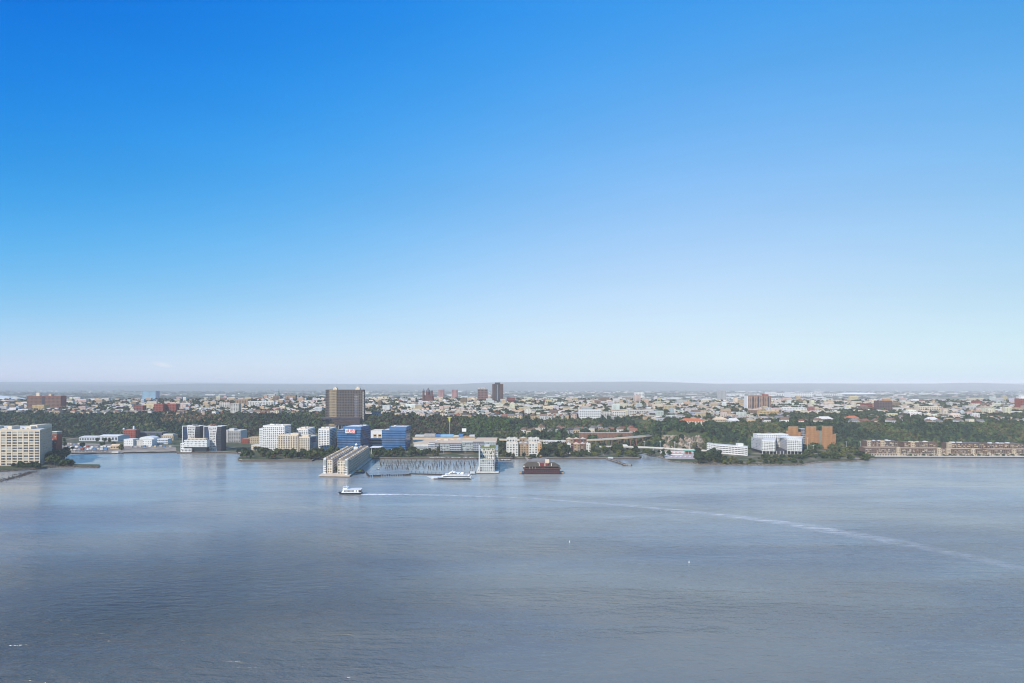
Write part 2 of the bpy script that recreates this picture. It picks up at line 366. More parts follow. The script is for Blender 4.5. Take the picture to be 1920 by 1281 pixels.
ROOFT = mat('tan_roof', (.55, .42, .29), .9, .2, var=.12)
TILE = mat('terracotta_roof', (.42, .13, .06), .85, .2, var=.15)
GRASSR = mat('green_roof', (.17, .19, .05), .95, .1, var=.2)
GLASS = mat('dark_glass', (.018, .024, .032), .12, .6, var=.2)
GLASSB = mat('blue_glass', (.055, .145, .30), .22, .6, var=.22, scale=.08)
GLASSD = mat('deep_blue_glass', (.016, .045, .11), .18, .6, var=.25, scale=.08)
GLASSG = mat('green_glass', (.20, .235, .215), .2, .6, var=.15)
BLIND = mat('window_blind', (.34, .33, .29), .8, .2, var=.1)
METAL = mat('pale_metal', (.50, .52, .54), .5, .5, var=.08)
TIMBER = mat('wet_timber', (.045, .034, .028), .9, .2, var=.25, scale=1.5)
DECK = mat('timber_deck', (.30, .24, .18), .9, .2, var=.15, scale=.5)
ASPH = mat('asphalt', (.055, .055, .058), .9, .2, var=.15)
STONE = mat('bank_stone', (.24, .21, .17), .9, .2, var=.25, scale=.6)
HULLW = mat('white_hull', (.80, .80, .80), .35, .5, var=.03)
HULLD = mat('navy_hull', (.015, .018, .035), .4, .5, var=.1)
MAROON = mat('maroon_cladding', (.080, .022, .024), .75, .3, var=.2, scale=.5)
YELLOW = mat('yellow_steel', (.62, .55, .06), .6, .4, var=.1)
RED = mat('red_canvas', (.55, .05, .06), .8, .2, var=.1)
GREENC = mat('green_canvas', (.06, .32, .22), .8, .2, var=.1)
BLUEC = mat('blue_metal', (.06, .17, .36), .6, .4, var=.15)
SKYC = mat('light_blue_metal', (.24, .42, .56), .6, .4, var=.1)
STEELR = mat('weathered_steel', (.22, .12, .085), .85, .2, var=.15)

def foot3(pl, dl, pr, dr, pb, db):
    """footprint from front left, front right and back right corners (photo column, depth)"""
    a = Vector((X(pl, dl), dl)); b = Vector((X(pr, dr), dr)); c = Vector((X(pb, db), db))
    return [tuple(a), tuple(b), tuple(c), tuple(a + c - b)]
def rect(pl, pr, d, dep):
    return [(X(pl, d), d), (X(pr, d), d), (X(pr, d), d + dep), (X(pl, d), d + dep)]

WMESH = {}
def pane_mesh(w, h, kind):
    key = (round(w, 2), round(h, 2), kind)
    if key not in WMESH:
        b = MB(); b.box(-w / 2, w / 2, -.06, .10, 0, h)
        if w > 1.6:
            b.cur = 1; n = 2 if w > 4 else 1
            for k in range(n): xx = -w / 2 + w * (k + 1) / (n + 1); b.box(xx - .09, xx + .09, -.16, -.05, .02, h - .02)
        WMESH[key] = b.mesh('window', [{'g': GLASS, 'b': BLIND, 'gb': GLASSB, 'gd': GLASSD, 'gg': GLASSG}[kind], METAL])
    return WMESH[key]

class Bld:
    """one building: an Empty at its base, with wall, roof, windows ... as its parts"""
    def __init__(s, name, label, foot, z0=LAND_Z, cat='building', group=None):
        s.foot = foot; n = len(foot); s.o = Vector((sum(p[0] for p in foot) / n, sum(p[1] for p in foot) / n, z0)); s.z0 = z0
        s.root = thing(name, label, cat, s.o, 0, group)
    def L(s, p): return (p[0] - s.o.x, p[1] - s.o.y)
    def prism(s, part, m, z0, z1, foot=None, top=None, inset=0.0, parent=None):
        f = foot or s.foot
        if inset:
            c = Vector((sum(p[0] for p in f) / len(f), sum(p[1] for p in f) / len(f)))
            f = [tuple(Vector(p) + (c - Vector(p)).normalized() * inset) for p in f]
        b = MB(); b.prism([s.L(p) for p in f], z0 - s.z0, z1 - s.z0, [s.L(p) for p in top] if top else None)
        return b.build(part, m, parent or s.root)
    def core(s, m, z1, z0=None, foot=None, roof=None, parapet=True, part='wall', rm=None):
        f = foot or s.foot
        s.prism(part, m, s.z0 - 1.5 if z0 is None else z0, z1, f)
        if parapet:
            s.prism('roof', rm or ROOFL, z1 + .003, z1 + .35, f, inset=1.0)
            e = MB(); n = len(f)
            for i in range(n):
                p, q = s.L(f[i]), s.L(f[(i + 1) % n]); e.bar((p[0], p[1], z1 - s.z0 + .45), (q[0], q[1], z1 - s.z0 + .45), .6, .9)
            e.build('parapet', roof or m, s.root)
    def facade(s, p0, p1, z0, z1, nb, nf, m=None, pier=.3, span=.4, dep=.35, kinds='gggb', join=False, skip=None, first=0.0, hor=True, ver=True, part='wall_grid', wpart='window'):
        """a grid of piers and spandrels standing proud of the wall, with a window in every opening"""
        a = Vector(p0); b_ = Vector(p1)
        mid = (a + b_) / 2; u = (b_ - a); W = u.length; u /= W; nrm = Vector((u.y, -u.x))
        if nrm.dot(-mid) < 0: nrm = -nrm
        if nrm.dot(Vector((u.y, -u.x))) < 0: a, b_ = b_, a; u = -u          # run left to right as seen from outside
        bw = W / nb; fh = (z1 - z0 - first) / nf; zs = z0 + first
        g = MB(); lo = a - Vector((s.o.x, s.o.y))
        ang = math.atan2(u.y, u.x)
        if m is not None:
            for i in range(nb + 1):
                if not ver and 0 < i < nb: continue
                c = lo + u * (bw * i) + nrm * dep / 2; hw = bw * pier / 2
                if i == 0: c = c + u * hw / 2; hw /= 2
                if i == nb: c = c - u * hw / 2; hw /= 2
                g.obox(c, u, hw, dep / 2, zs - s.z0, z1 - s.z0 - .01)
            if hor:
                for k in range(nf + 1):
                    zz = zs + fh * k; hh = fh * span / 2
                    c = lo + u * (W / 2) + nrm * (dep / 2 - .04)
                    g.obox(c, u, W / 2 - .03, dep / 2 - .04, max(zz - hh, zs) - s.z0 + .013, min(zz + hh, z1) - s.z0 - .023)
            g.build(part, m, s.root)
        ww, wh = bw * (1 - pier) * .97, fh * (1 - span) * .97
        if not ver: ww = W - bw * pier; nbw = 1
        else: nbw = nb
        J = MB() if join else None
        for k in range(nf):
            for i in range(nbw):
                if skip and skip(i, k): continue
                kd = random.choice(kinds) if isinstance(kinds, str) else random.choice(kinds)
                c = lo + u * ((bw * (i + .5)) if ver else W / 2) + nrm * .07; z = zs + fh * (k + .5) - wh / 2 - s.z0
                if join: J.obox(c, u, ww / 2, .08, z, z + wh)
                else: link(wpart, pane_mesh(ww, wh, kd), s.root, (c.x, c.y, z), ang)
        if join:
            o = J.build(wpart if wpart != 'window' else 'windows', {'g': GLASS, 'b': BLIND, 'gb': GLASSB, 'gd': GLASSD, 'gg': GLASSG}[kinds[0]], s.root); o['kind'] = 'stuff'
    def clutter(s, n, z, m=None, foot=None, hmax=4.0, part='rooftop_unit'):
        f = foot or s.foot; a, b, d = Vector(f[0]), Vector(f[1]), Vector(f[3])
        for _ in range(n):
            c = a + (b - a) * random.uniform(.15, .85) + (d - a) * random.uniform(.2, .8); l = s.L(c); u = (b - a).normalized()
            MB().obox(l, u, random.uniform(1.5, 5), random.uniform(1.2, 3), z - s.z0, z - s.z0 + random.uniform(1.2, hmax)).build(part, m or random.choice([ROOFL, CONC, METAL]), s.root)

# ------------------------------------------------------------------ waterfront buildings, left to right
# tall cream loft block at the frame's edge
f = foot3(-62, 1166, 75, 1172, 97, 1290); zt = 66.0
b = Bld('loft_block', 'tall cream loft block with wide windows by the rocky spit', f)
b.core(CREAM, zt, rm=ROOFL)
b.facade(f[0], f[1], 2.5, zt - 1.5, 13, 13, CREAM, .22, .36, .7, 'gggbg')
b.facade(f[1], f[2], 2.5, zt - 1.5, 14, 13, mat('shade_stone', (.52, .39, .26), .85, .2), .35, .55, .4, 'gbb')  # flank in shade; that warm shaded tone is put into its stone colour
for pa, pb, da, db, hh in ((14, 22, 1195, 1215, 6), (48, 58, 1200, 1225, 5), (56, 70, 1212, 1250, 7), (-30, -12, 1200, 1225, 6)):
    MB().prism([b.L((X(pa, da), da)), b.L((X(pb, da), da)), b.L((X(pb, da), db)), b.L((X(pa, da), db))], zt - b.z0 + .4, zt - b.z0 + hh).build('penthouse', CREAM, b.root)
b.clutter(7, zt + .4, CREAM, hmax=3)

f = rect(95, 106.5, 1322, 16)
b = Bld('stair_tower', 'red brick tower with glass lantern top behind the loft block', f)
b.core(BRICK, 46); b.facade(f[0], f[1], 4, 45, 2, 7, BRICK, .55, .5, .3, 'gb')
b.prism('lantern', GLASSG, 46.4, 51.5, inset=1.2); b.prism('roof_cap', WHITE, 51.5, 52.6)

# boatyard sheds and small buildings on the flat
def shed(name, label, pl, pr, ybase, ytop, dep, wm, rm, axis='x', ridge=2.5, nwin=0, cat='shed'):
    d = D(ybase, LAND_Z); f = rect(pl, pr, d, dep); z1 = Zat(ytop, d)
    b = Bld(name, label, f, cat=cat); b.prism('wall', wm, LAND_Z - .5, z1)
    x0, y0 = b.L(f[0]); x1, y1 = b.L(f[2]); g = MB(); g.gable(x0, x1, y0, y1, z1 - b.z0 + .01, z1 - b.z0 + ridge, axis, .6); g.build('roof', rm, b.root)
    if nwin: b.facade(f[0], f[1], LAND_Z + .5, z1 - .5, nwin, 1, None, .45, .45, .2, 'g')
    return b
shed('storage_shed', 'long pale grey shed in the boatyard, nearer the loft block', 148, 182, 827, 820, 45, METAL, ROOFL, nwin=7)
shed('storage_shed', 'long pale shed with white roof in the boatyard beside the brick works', 183, 221, 827.5, 818, 50, METAL, WHITE, nwin=6)
shed('cottage', 'small tan hip-roofed building on the yard by the river', 207, 222, 842, 836, 14, TAN, ROOFT, ridge=3.5, nwin=3, cat='house')
f = rect(231, 254, 1735, 22); b = Bld('brick_works', 'red brick works with white corner stacks below the wooded slope', f)
b.core(BRICK, Zat(806, 1735)); b.facade(f[0], f[1], 5, Zat(808, 1735), 5, 4, BRICK, .5, .5, .3, 'gb', join=True)
for px in (232.2, 251): MB().cyl(b.L((X(px, 1740), 1740)), 2.6, 2.3, Zat(806, 1735) - b.z0, Zat(799 if px > 240 else 803, 1735) - b.z0).build('corner_stack', WHITE, b.root)
f = rect(255, 304, 1765, 30); b = Bld('dark_warehouse', 'long dark blue-grey warehouse at the foot of the slope', f)
b.prism('wall', mat('slate_cladding', (.045, .06, .10), .6, .3), 1, Zat(811.5, 1765)); b.prism('roof', ROOFG, Zat(811.5, 1765) + .01, Zat(811, 1765) + .4, inset=-.5)
for pl, pr, yb, yt, lab in ((232, 249.5, 836, 824, 'white windowless tank building left of the domed hall'), (251, 266, 835.5, 826, 'low grey plant building between white blocks'), (267, 285, 835.5, 825, 'white boxy plant building right of the domed hall')):
    d = D(yb, LAND_Z); f = rect(pl, pr, d, 22); b = Bld('plant_building', lab, f, group='white plant buildings by the river'); b.core(WHITE if pl != 251 else PALE, Zat(yt, d)); b.facade(f[0], f[1], 4, Zat(yt, d) - 1, 4, 2, None, .7, .7, .3, 'g', join=True)
d = 1640; f = rect(261, 289, d, 26); b = Bld('domed_hall', 'white hall with a low curved roof behind the plant buildings', f); b.prism('wall', WHITE, 1, Zat(823, d))
g = MB(); n = 10; x0, y0 = b.L(f[0]); x1, y1 = b.L(f[2]); zb = Zat(823, d) - b.z0
vs = []; 
for k in range(n + 1):
    tt = math.pi * k / n; xx = (x0 + x1) / 2 - math.cos(tt) * (x1 - x0) / 2; zz = zb + .02 + math.sin(tt) * 6
    vs += [(xx, y0, zz), (xx, y1, zz)]
g.raw(vs, [(2 * k, 2 * k + 2, 2 * k + 3, 2 * k + 1) for k in range(n)] + [tuple(range(0, 2 * n + 2, 2))[::-1], tuple(range(1, 2 * n + 3, 2))]); g.build('curved_roof', WHITE, b.root)
d = D(833, LAND_Z); f = rect(293, 315, d, 18); b = Bld('glazed_office', 'low blue and white office by the plant yard', f); b.core(WHITE, Zat(823.5, d)); b.facade(f[0], f[1], 3, Zat(824, d), 6, 2, WHITE, .3, .4, .3, ['gb', 'g', 'gb'])
d = 1690; f = rect(303, 325, d, 24); b = Bld('stepped_hall', 'tan hall with a stepped pale roof under the trees', f); b.core(TAN, Zat(817, d), rm=ROOFL); b.prism('upper_step', PALE, Zat(817, d) + .4, Zat(814, d), rect(306, 324, d + 4, 14)); b.facade(f[0], f[1], 4, Zat(818, d), 6, 2, None, .5, .5, .3, 'g', join=True)

# twin slab towers with flared white centre panels
def flared_tower(pl, pr, d, ytop, label, pinch):
    f = rect(pl, pr, d, 26); z1 = Zat(ytop, d); b = Bld('flared_tower', label, f, group='twin flared towers on the pier')
    b.core(DARK, z1 - 1.5, parapet=False); W = X(pr, d) - X(pl, d); H = z1 - LAND_Z; fl = 15
    side = MB()                                  # dark glazed bays either side, a window band per storey
    x0, y0 = b.L(f[0])
    for k in range(fl):
        zz = 1.5 + H / fl * k
        for a0, a1 in ((.03, .27), (.75, .98)):
            MB().box(x0 + W * a0, x0 + W * a1, y0 - .12, y0 + .05, zz + .6, zz + H / fl - .7).build('window_band', GLASSD if a0 < .5 else GLASS, b.root)
    pan = MB()                                   # the white panel narrows at mid height
    def hw(t): return W * (.26 - .075 * math.sin(math.pi * min(1, max(0, (t - pinch[0]) / (pinch[1] - pinch[0])))))
    c = x0 + W * .51; N = 24
    vs = []
    for k in range(N + 1):
        t = k / N; h = hw(t); z = H * t * .985
        vs += [(c - h, y0 - .9, z), (c + h, y0 - .9, z), (c + h, y0 + .2, z), (c - h, y0 + .2, z)]
    fs = []
    for k in range(N):
        o = 4 * k; fs += [(o, o + 1, o + 5, o + 4), (o + 1, o + 2, o + 6, o + 5), (o + 3, o, o + 4, o + 7)]
    fs += [(3, 2, 1, 0), (4 * N, 4 * N + 1, 4 * N + 2, 4 * N + 3)]
    pan.raw(vs, fs); pan.build('flared_panel', mat('panel_white', (.60, .58, .56), .7, .3, var=.06), b.root)
    for k in range(14):
        t = (k + .75) / 15; h = hw(t) - 1.2; z = H * t
        for j in range(4): cx_ = c - h + (2 * h) * (j + .5) / 4; MB().box(cx_ - h * .2, cx_ + h * .2, y0 - 1.02, y0 - .85, z - .9, z + .9).build('window', GLASS if random.random() < .75 else BLIND, b.root)
    e = MB(); e.box(x0 - 1, x0 + W + 2.0, y0 - 1.4, y0 + 27, H - 1.2, H); e.box(x0 - 1.0, x0 + .2, y0 - 1.2, y0 + 1, 0, H - 1.25); e.build('roof_slab', WHITE, b.root)
    for k in range(4): xx = c + random.uniform(-9, 9); MB().box(xx - 2.5, xx + 2.5, y0 + 6, y0 + 12, H + .01, H + random.uniform(2, 4.5)).build('rooftop_unit', BROWN if pl > 380 else CONC, b.root)
flared_tower(343, 374, 1436, 798.5, 'dark tower with flared white centre behind the low white building', (-.6, 1.0))
flared_tower(383, 414.5, 1421, 799.0, 'dark tower with hourglass white centre standing clear at the water', (0, .95))
d = 1402; f = rect(345, 388, d, 16); b = Bld('low_white_block', 'low white block with square windows in front of the twin towers', f); z1 = Zat(826, d); zl = Zat(838.5, d)
b.core(WHITE, z1, z0=zl, rm=ROOFT); b.facade(f[0], f[1], zl + .4, z1 - .5, 17, 3, WHITE, .45, .5, .4, 'ggb')
b.prism('upper_storey', CREAM, z1 + .4, Zat(822.5, d), rect(351.5, 385, d + 3, 12)); b.facade((X(352, d + 3), d + 3), (X(384.5, d + 3), d + 3), z1 + .6, Zat(823, d), 13, 1, None, .5, .35, .2, 'g')
b.prism('glazed_base', GLASS, LAND_Z, zl - .02, rect(346, 387, d + 2.5, 12)); b.prism('side_wing', WHITE, LAND_Z, Zat(831, d), rect(338.5, 345, d + 1, 14)); b.facade((X(339, d + 1), d + 1), (X(345, d + 1), d + 1), LAND_Z + 2, Zat(832, d), 2, 3, None, .5, .5, .2, 'g')
b.prism('entrance_block', WHITE, LAND_Z, Zat(841, d), rect(341, 359, d - 4.1, 4)); b.facade((X(341, d - 4.1), d - 4.1), (X(359, d - 4.1), d - 4.1), LAND_Z + .7, Zat(841.6, d), 7, 1, None, .4, .3, .2, 'g')
d = 1630; f = rect(415, 451, d, 40); b = Bld('concrete_block', 'grey concrete apartment block with long balconies beside the dark towers', f); z1 = Zat(808, d); b.core(PALE, z1); b.facade(f[0], f[1], 3, z1 - 1, 11, 8, CONC, .35, .5, .6, 'ggb', join=True)
b.prism('penthouse', PALE, z1 + .4, Zat(804, d), rect(430, 439, d + 6, 20)); b.prism('left_notch', CONC, LAND_Z, z1 + 1.5, rect(425, 428, d - 1.2, 3))
for pl, pr, yt, m, lab in ((452, 468, 823, BRICK, 'low brick building in the gap left of the white tower'), (466, 485, 820.5, TAN, 'low tan building in the gap left of the white tower')):
    d = 1600; f = rect(pl, pr, d, 20); b = Bld('low_building', lab, f); b.core(m, Zat(yt, d), rm=ROOFT); b.facade(f[0], f[1], 4, Zat(yt + 1, d), 5, 3, None, .5, .5, .3, 'g', join=True)
d = 1440; f = rect(471, 489, d, 22); b = Bld('low_terrace', 'low cream building at the foot of the white tower, among trees', f); b.core(CREAM, Zat(835, d)); b.facade(f[0], f[1], 3, Zat(836, d), 6, 2, None, .5, .5, .3, 'g', join=True)

# office towers of the harbour
f = foot3(493, 1405, 533.5, 1396, 545.5, 1450); z1 = Zat(799, 1400)
b = Bld('white_tower', 'tall white office tower with a stepped left shoulder', f); b.core(WHITE, z1, rm=CREAM)
b.facade(f[0], f[1], 6, z1 - 2, 11, 13, WHITE, .34, .40, .6, ['g', 'g', 'g', 'gg'])
b.facade(f[1], f[2], 6, z1 - 2, 4, 13, WHITE, .2, .62, .5, 'g', ver=False)
fs_ = foot3(486.3, 1407, 493, 1405.6, 500, 1440); b.core(WHITE, Zat(804.5, 1405), foot=fs_, part='shoulder'); b.facade(fs_[0], fs_[1], 6, Zat(805.5, 1405), 2, 12, WHITE, .42, .48, .6, 'g')
b.clutter(4, z1 + .4, WHITE, hmax=2.5)
f = foot3(521.5, 1372, 558, 1366, 561, 1392); z1 = Zat(816.5, 1368)
b = Bld('cream_tower', 'cream banded apartment tower in front of the white tower', f); b.core(CREAM, z1, rm=ROOFT)
b.facade(f[0], f[1], 6, z1 - 1.5, 8, 9, CREAM, .40, .26, .6, 'gggg'); b.prism('penthouse', CREAM, z1 + .4, Zat(812.8, 1368), rect(545, 559.5, 1372, 18)); b.clutter(3, z1 + .4)
f = foot3(560.5, 1346, 580.5, 1340, 595.5, 1392); z1 = Zat(820, 1343)
b = Bld('cream_tower', 'cream tower with a shaded grey flank and blue glass corner', f); b.core(CREAM, z1, rm=ROOFT)
b.facade(f[0], f[1], 6, z1 - 1.5, 5, 9, CREAM, .40, .26, .6, 'gggg'); b.facade(f[1], f[2], 4, z1 - 1, 7, 9, CONC, .5, .25, .5, 'g', join=True)
b.prism('penthouse', CREAM, z1 + .4, Zat(816, 1343), rect(567, 578.5, 1350, 16)); b.prism('glass_corner', GLASSD, Zat(829, 1360), Zat(820.2, 1360), [(X(584, 1351) + .9, 1350), (X(592, 1376) + .9, 1376), (X(592, 1376) - 4, 1377), (X(584, 1351) - 4, 1351)])
f = foot3(556.5, 1462, 577.5, 1452, 590.5, 1520); z1 = Zat(805, 1455)
b = Bld('white_tower', 'white tower half hidden behind the two cream towers', f); b.core(WHITE, z1, rm=CREAM)
b.facade(f[0], f[1], 6, z1 - 2, 5, 12, WHITE, .34, .45, .6, ['g', 'g', 'gd']); b.facade(f[1], f[2], 6, z1 - 2, 4, 12, WHITE, .2, .62, .5, 'g', ver=False); b.clutter(5, z1 + .4, CREAM, hmax=3)
f = foot3(597.3, 1428, 617.5, 1418, 630.5, 1484); z1 = Zat(805, 1421)
b = Bld('white_tower', 'white square-windowed tower beside the blue glass office with a sign', f); b.core(WHITE, z1, rm=CREAM)
b.facade(f[0], f[1], 10, z1 - 2, 4, 10, WHITE, .36, .45, .6, ['g', 'g', 'gd']); b.facade(f[1], f[2], 6, z1 - 2, 4, 12, WHITE, .2, .62, .5, 'g', ver=False); b.clutter(4, z1 + .4, CREAM, hmax=3)
MB().prism([b.L((X(627, 1470) + .4, 1468)), b.L((X(631.5, 1484) + .4, 1486)), b.L((X(628, 1484), 1490)), b.L((X(624, 1470), 1470))], 0, 24).build('stair_bay', BROWN, b.root)

def blue_office(label, pl, dl, pr, dr, pb, db, ytop, yup, ul, ur, nf, extra=None):
    f = foot3(pl, dl, pr, dr, pb, db); z1 = Zat(ytop, dr); b = Bld('blue_office', label, f); b.core(GLASSD, z1, roof=BLUEC, rm=ROOFL)
    for (p, q, dk) in ((f[0], f[1], 0), (f[1], f[2], 1)):
        a = Vector(p); c = Vector(q); u = (c - a); W = u.length; u /= W; nr = Vector((u.y, -u.x)); nr = nr if nr.dot(-(a + c) / 2) > 0 else -nr
        fh = (z1 - 6) / nf
        for k in range(nf):
            for j in range(5 if dk == 0 else 3):
                n_ = 5 if dk == 0 else 3
                cc = a + u * (W * (j + .5) / n_) + nr * .2 - Vector((b.o.x, b.o.y)); z = 6 + fh * k - b.z0
                MB().obox(cc, u, W / n_ / 2 - .12, .22, z, z + fh * .56).build('glass_band', GLASSB, b.root)
                MB().obox(cc - nr * .12, u, W / n_ / 2 - .12, .18, z + fh * .60, z + fh * .97).build('window_band', GLASSD, b.root)
    dm = (dl + dr) / 2; up = foot3(ul, dm + 5, ur, dm + 3, ur + (pb - pr) * .9, db - 6); b.core(GLASSB, Zat(yup, dm), z0=z1 + .36, foot=up, part='upper_storey', roof=BLUEC, rm=WHITE)
    b.prism('lobby', GLASS, LAND_Z, 5.9, inset=1.5); b.clutter(4, Zat(yup, dm) + .4, foot=up, hmax=2.5)
    return b, f
b, f = blue_office('wide blue glass office with a white roof sign and red lettering', 632, 1432, 676, 1418, 695, 1490, 807, 800.8, 643, 677, 8)
# the roof sign: white board, dark crossed emblem and red letters
a = Vector((X(647.5, 1422), 1422.0)); c = Vector((X(666, 1417.0), 1417.0)); sg = Bld('roof_sign', 'white roof sign with dark emblem and red letters UBS', [tuple(a), tuple(c), (c.x, c.y + 1), (a.x, a.y + 1)], z0=Zat(812.3, 1420), cat='sign')
u = (c - a); W = u.length; u /= W; nr = Vector((u.y, -u.x)); ang = math.atan2(u.y, u.x); Hs = Zat(804.5, 1420) - Zat(812.3, 1420)
MB().obox((0, -.5), u, W / 2, .3, 0, Hs).build('board', WHITE, sg.root)
for ch, fx, m in (('UBS', .66, mat('sign_red', (.62, .02, .04), .6, .3, var=.03)),):
    cu = bpy.data.curves.new('letters', 'FONT'); cu.body = ch; cu.size = Hs * 1.12; cu.align_x = 'CENTER'; cu.align_y = 'CENTER'; cu.extrude = .08; cu.offset = .12
    t_ = bpy.data.objects.new('letters_tmp', cu); COL.objects.link(t_); dg = bpy.context.evaluated_depsgraph_get(); me = bpy.data.meshes.new_from_object(t_.evaluated_get(dg)); bpy.data.objects.remove(t_); me.materials.clear(); me.materials.append(m)
    o = link('letters', me, sg.root); pc = u * (W * (fx - .5)) + nr * .42 + Vector((0, -.5)); o.location = (pc.x, pc.y, Hs * .5); o.rotation_euler = (R(90), 0, ang); o['label'] = 'red letters UBS'
k = u * (W * (.19 - .5)) + nr * .42 + Vector((0, -.5)); em = MB()
for ang2 in (0, 60, 120):
    dx, dz = math.cos(R(ang2 + 90)) * Hs * .38, math.sin(R(ang2 + 90)) * Hs * .38
    em.bar((k.x - u.x * dx, k.y - u.y * dx, Hs * .5 - dz), (k.x + u.x * dx, k.y + u.y * dx, Hs * .5 + dz), .55, .3)
    em.bar((k.x + u.x * dx * .75 - u.x * .9, k.y + u.y * dx * .75 - u.y * .9, Hs * .5 + dz * .8), (k.x + u.x * dx * .75 + u.x * .9, k.y + u.y * dx * .75 + u.y * .9, Hs * .5 + dz * .8), .6, .3)
em.build('emblem', DARK, sg.root)
b, f = blue_office('square blue glass office with banded floors right of the signed one', 716, 1424, 760, 1419, 769, 1470, 807.5, 801, 730, 762, 8)
d = 1405; MB().box(*[v - o for v, o in ((X(724, d), b.o.x), (X(753, d), b.o.x))], d - b.o.y, 1416 - b.o.y, 3.5, 4.4).build('entrance_canopy', WHITE, b.root)
for j in range(3): MB().box(X(726 + j * 9, d) - b.o.x, X(733.5 + j * 9, d) - b.o.x, 1407 - b.o.y, 1415.5 - b.o.y, .3, 3.45).build('entrance_bay', WHITE if j else METAL, b.root)
d = 1560; f = rect(695, 719, d, 40); b = Bld('white_hall', 'blank white building between the two blue glass offices', f); b.core(WHITE, Zat(808, d), rm=CREAM)
for pl, pr, ya, yb in ((700, 706, 814, 822), (709, 715, 814, 822)): b.prism('recess', TAN, Zat(yb, d), Zat(ya, d), rect(pl, pr, d - .3, .25)); b.prism('window', GLASS, Zat(yb - 4, d), Zat(ya + 1.5, d), rect(pl + .7, pr - .7, d - .5, .19))
d = 1500; f = rect(694, 717, d, 20); b = Bld('low_brown_block', 'low brown block between the blue offices at street level', f); b.core(BROWN, Zat(823.5, d)); b.facade(f[0], f[1], 4, Zat(824, d), 6, 3, PALE, .3, .5, .3, 'g', ver=False)
d = 1364; f = rect(695, 713.5, d, 26); b = Bld('ferry_pavilion', 'flat-roofed white pavilion on posts where the long pier meets land', f, cat='pavilion'); zr = Zat(838.5, d)
b.prism('roof', WHITE, zr - 1.2, zr, inset=-1.5); b.prism('glazing', GLASS, LAND_Z, zr - 1.25, rect(696.5, 709, d + 4, 16)); b.prism('counter', WHITE, LAND_Z + 4, LAND_Z + 6.3, rect(696, 707, d + 2, 1.5))
for px in (696, 703, 711.5): b.prism('post', WHITE, LAND_Z, zr - 1.25, rect(px, px + .6, d + .6, .8))

# the long low riverside complex
f = [(X(776, 1404), 1404), (X(930, 1404), 1404), (X(932, 1566), 1566), (X(774, 1566), 1566)]
b = Bld('riverside_complex', 'long low complex with a tan roof and glazed blocks facing the water', f); b.prism('wall', PALE, 1, 19.6); b.prism('roof', ROOFT, 19.61, 20.2, inset=-.8)
seg = [(778, 795, 816, PALE), (795, 816, 814, CONC), (816, 826, 815, BLUEC), (826, 850, 815.5, SKYC), (850, 860, 817, CREAM), (860, 868, 814.5, BLUEC), (868, 880, 818, ORANGE), (880, 890, 816, PALE)]
for pl, pr, yt, m in seg: b.prism('upper_volume', m, 20.21, Zat(yt, 1540), rect(pl, pr - .05, 1540, 18))
b.prism('upper_ledge', TAN, 20.22, 23.5, rect(777, 891, 1526, 13)); b.prism('ledge_shade', DARK, 23.52, 24.2, rect(777.5, 890, 1528, 12))
mods = [(803, 815, 831.5, WHITE, 'gd', 5, 4), (815.3, 823, 832, BROWN, 'g', 3, 4), (823.3, 843, 832.5, GLASSG, 'gg', 7, 4), (843.3, 865, 832.5, DARK, 'gd', 7, 3), (865.3, 886.5, 829, GLASSG, 'gg', 7, 5), (887, 907, 830, DARK, 'gd', 6, 4), (907.3, 930, 829, GLASSG, 'gg', 7, 5)]
for i, (pl, pr, yt, m, kd, nb, nf) in enumerate(mods):
    d = 1388 - (i % 2) * 3; z1 = Zat(yt, d); b.prism('front_block', m, LAND_Z + 3.5, z1, rect(pl, pr, d, 1403.8 - d)); b.facade((X(pl, d), d), (X(pr, d), d), LAND_Z + 4.5, z1 - .8, nb, nf, WHITE if i == 0 else METAL, .14, .3, .35, [kd, kd, 'g'], join=False)
    b.prism('block_roof', ROOFL if i in (4, 6) else ROOFG, z1 + .01, z1 + .5, rect(pl + .3, pr - .3, d + .5, 16))
b.prism('ground_storey', BROWN, LAND_Z, LAND_Z + 3.5, rect(803, 930, 1391, 12)); b.prism('left_block', PALE, LAND_Z, 16, rect(776.5, 802.5, 1394, 9.5)); b.facade((X(777, 1394), 1394), (X(802, 1394), 1394), 4, 16, 8, 3, METAL, .2, .55, .3, 'g', ver=False)
b.prism('terrace_roof', CREAM, 16.4, 17.8, rect(803, 858, 1400, 3.5)); b.clutter(10, 20.2, hmax=2.0)
s_ = Bld('roof_billboard', 'white billboard with a dark disc on the complex roof', rect(865, 873, 1536, 2), z0=20.3, cat='billboard')
s_.prism('panel', WHITE, Zat(817.5, 1535), Zat(811.5, 1535)); MB().cyl((0, 0), 2.2, 2.2, -.15, .15, 12).build('disc', DARK, s_.root).rotation_euler = (R(90), 0, 0)
s_.root.children[-1].location = (1.5, -1.3, (Zat(814.5, 1535) - 20.3)); 
for px in (866, 872): s_.prism('post', METAL, 20.3, Zat(817.5, 1535), rect(px, px + .4, 1536.5, .8))

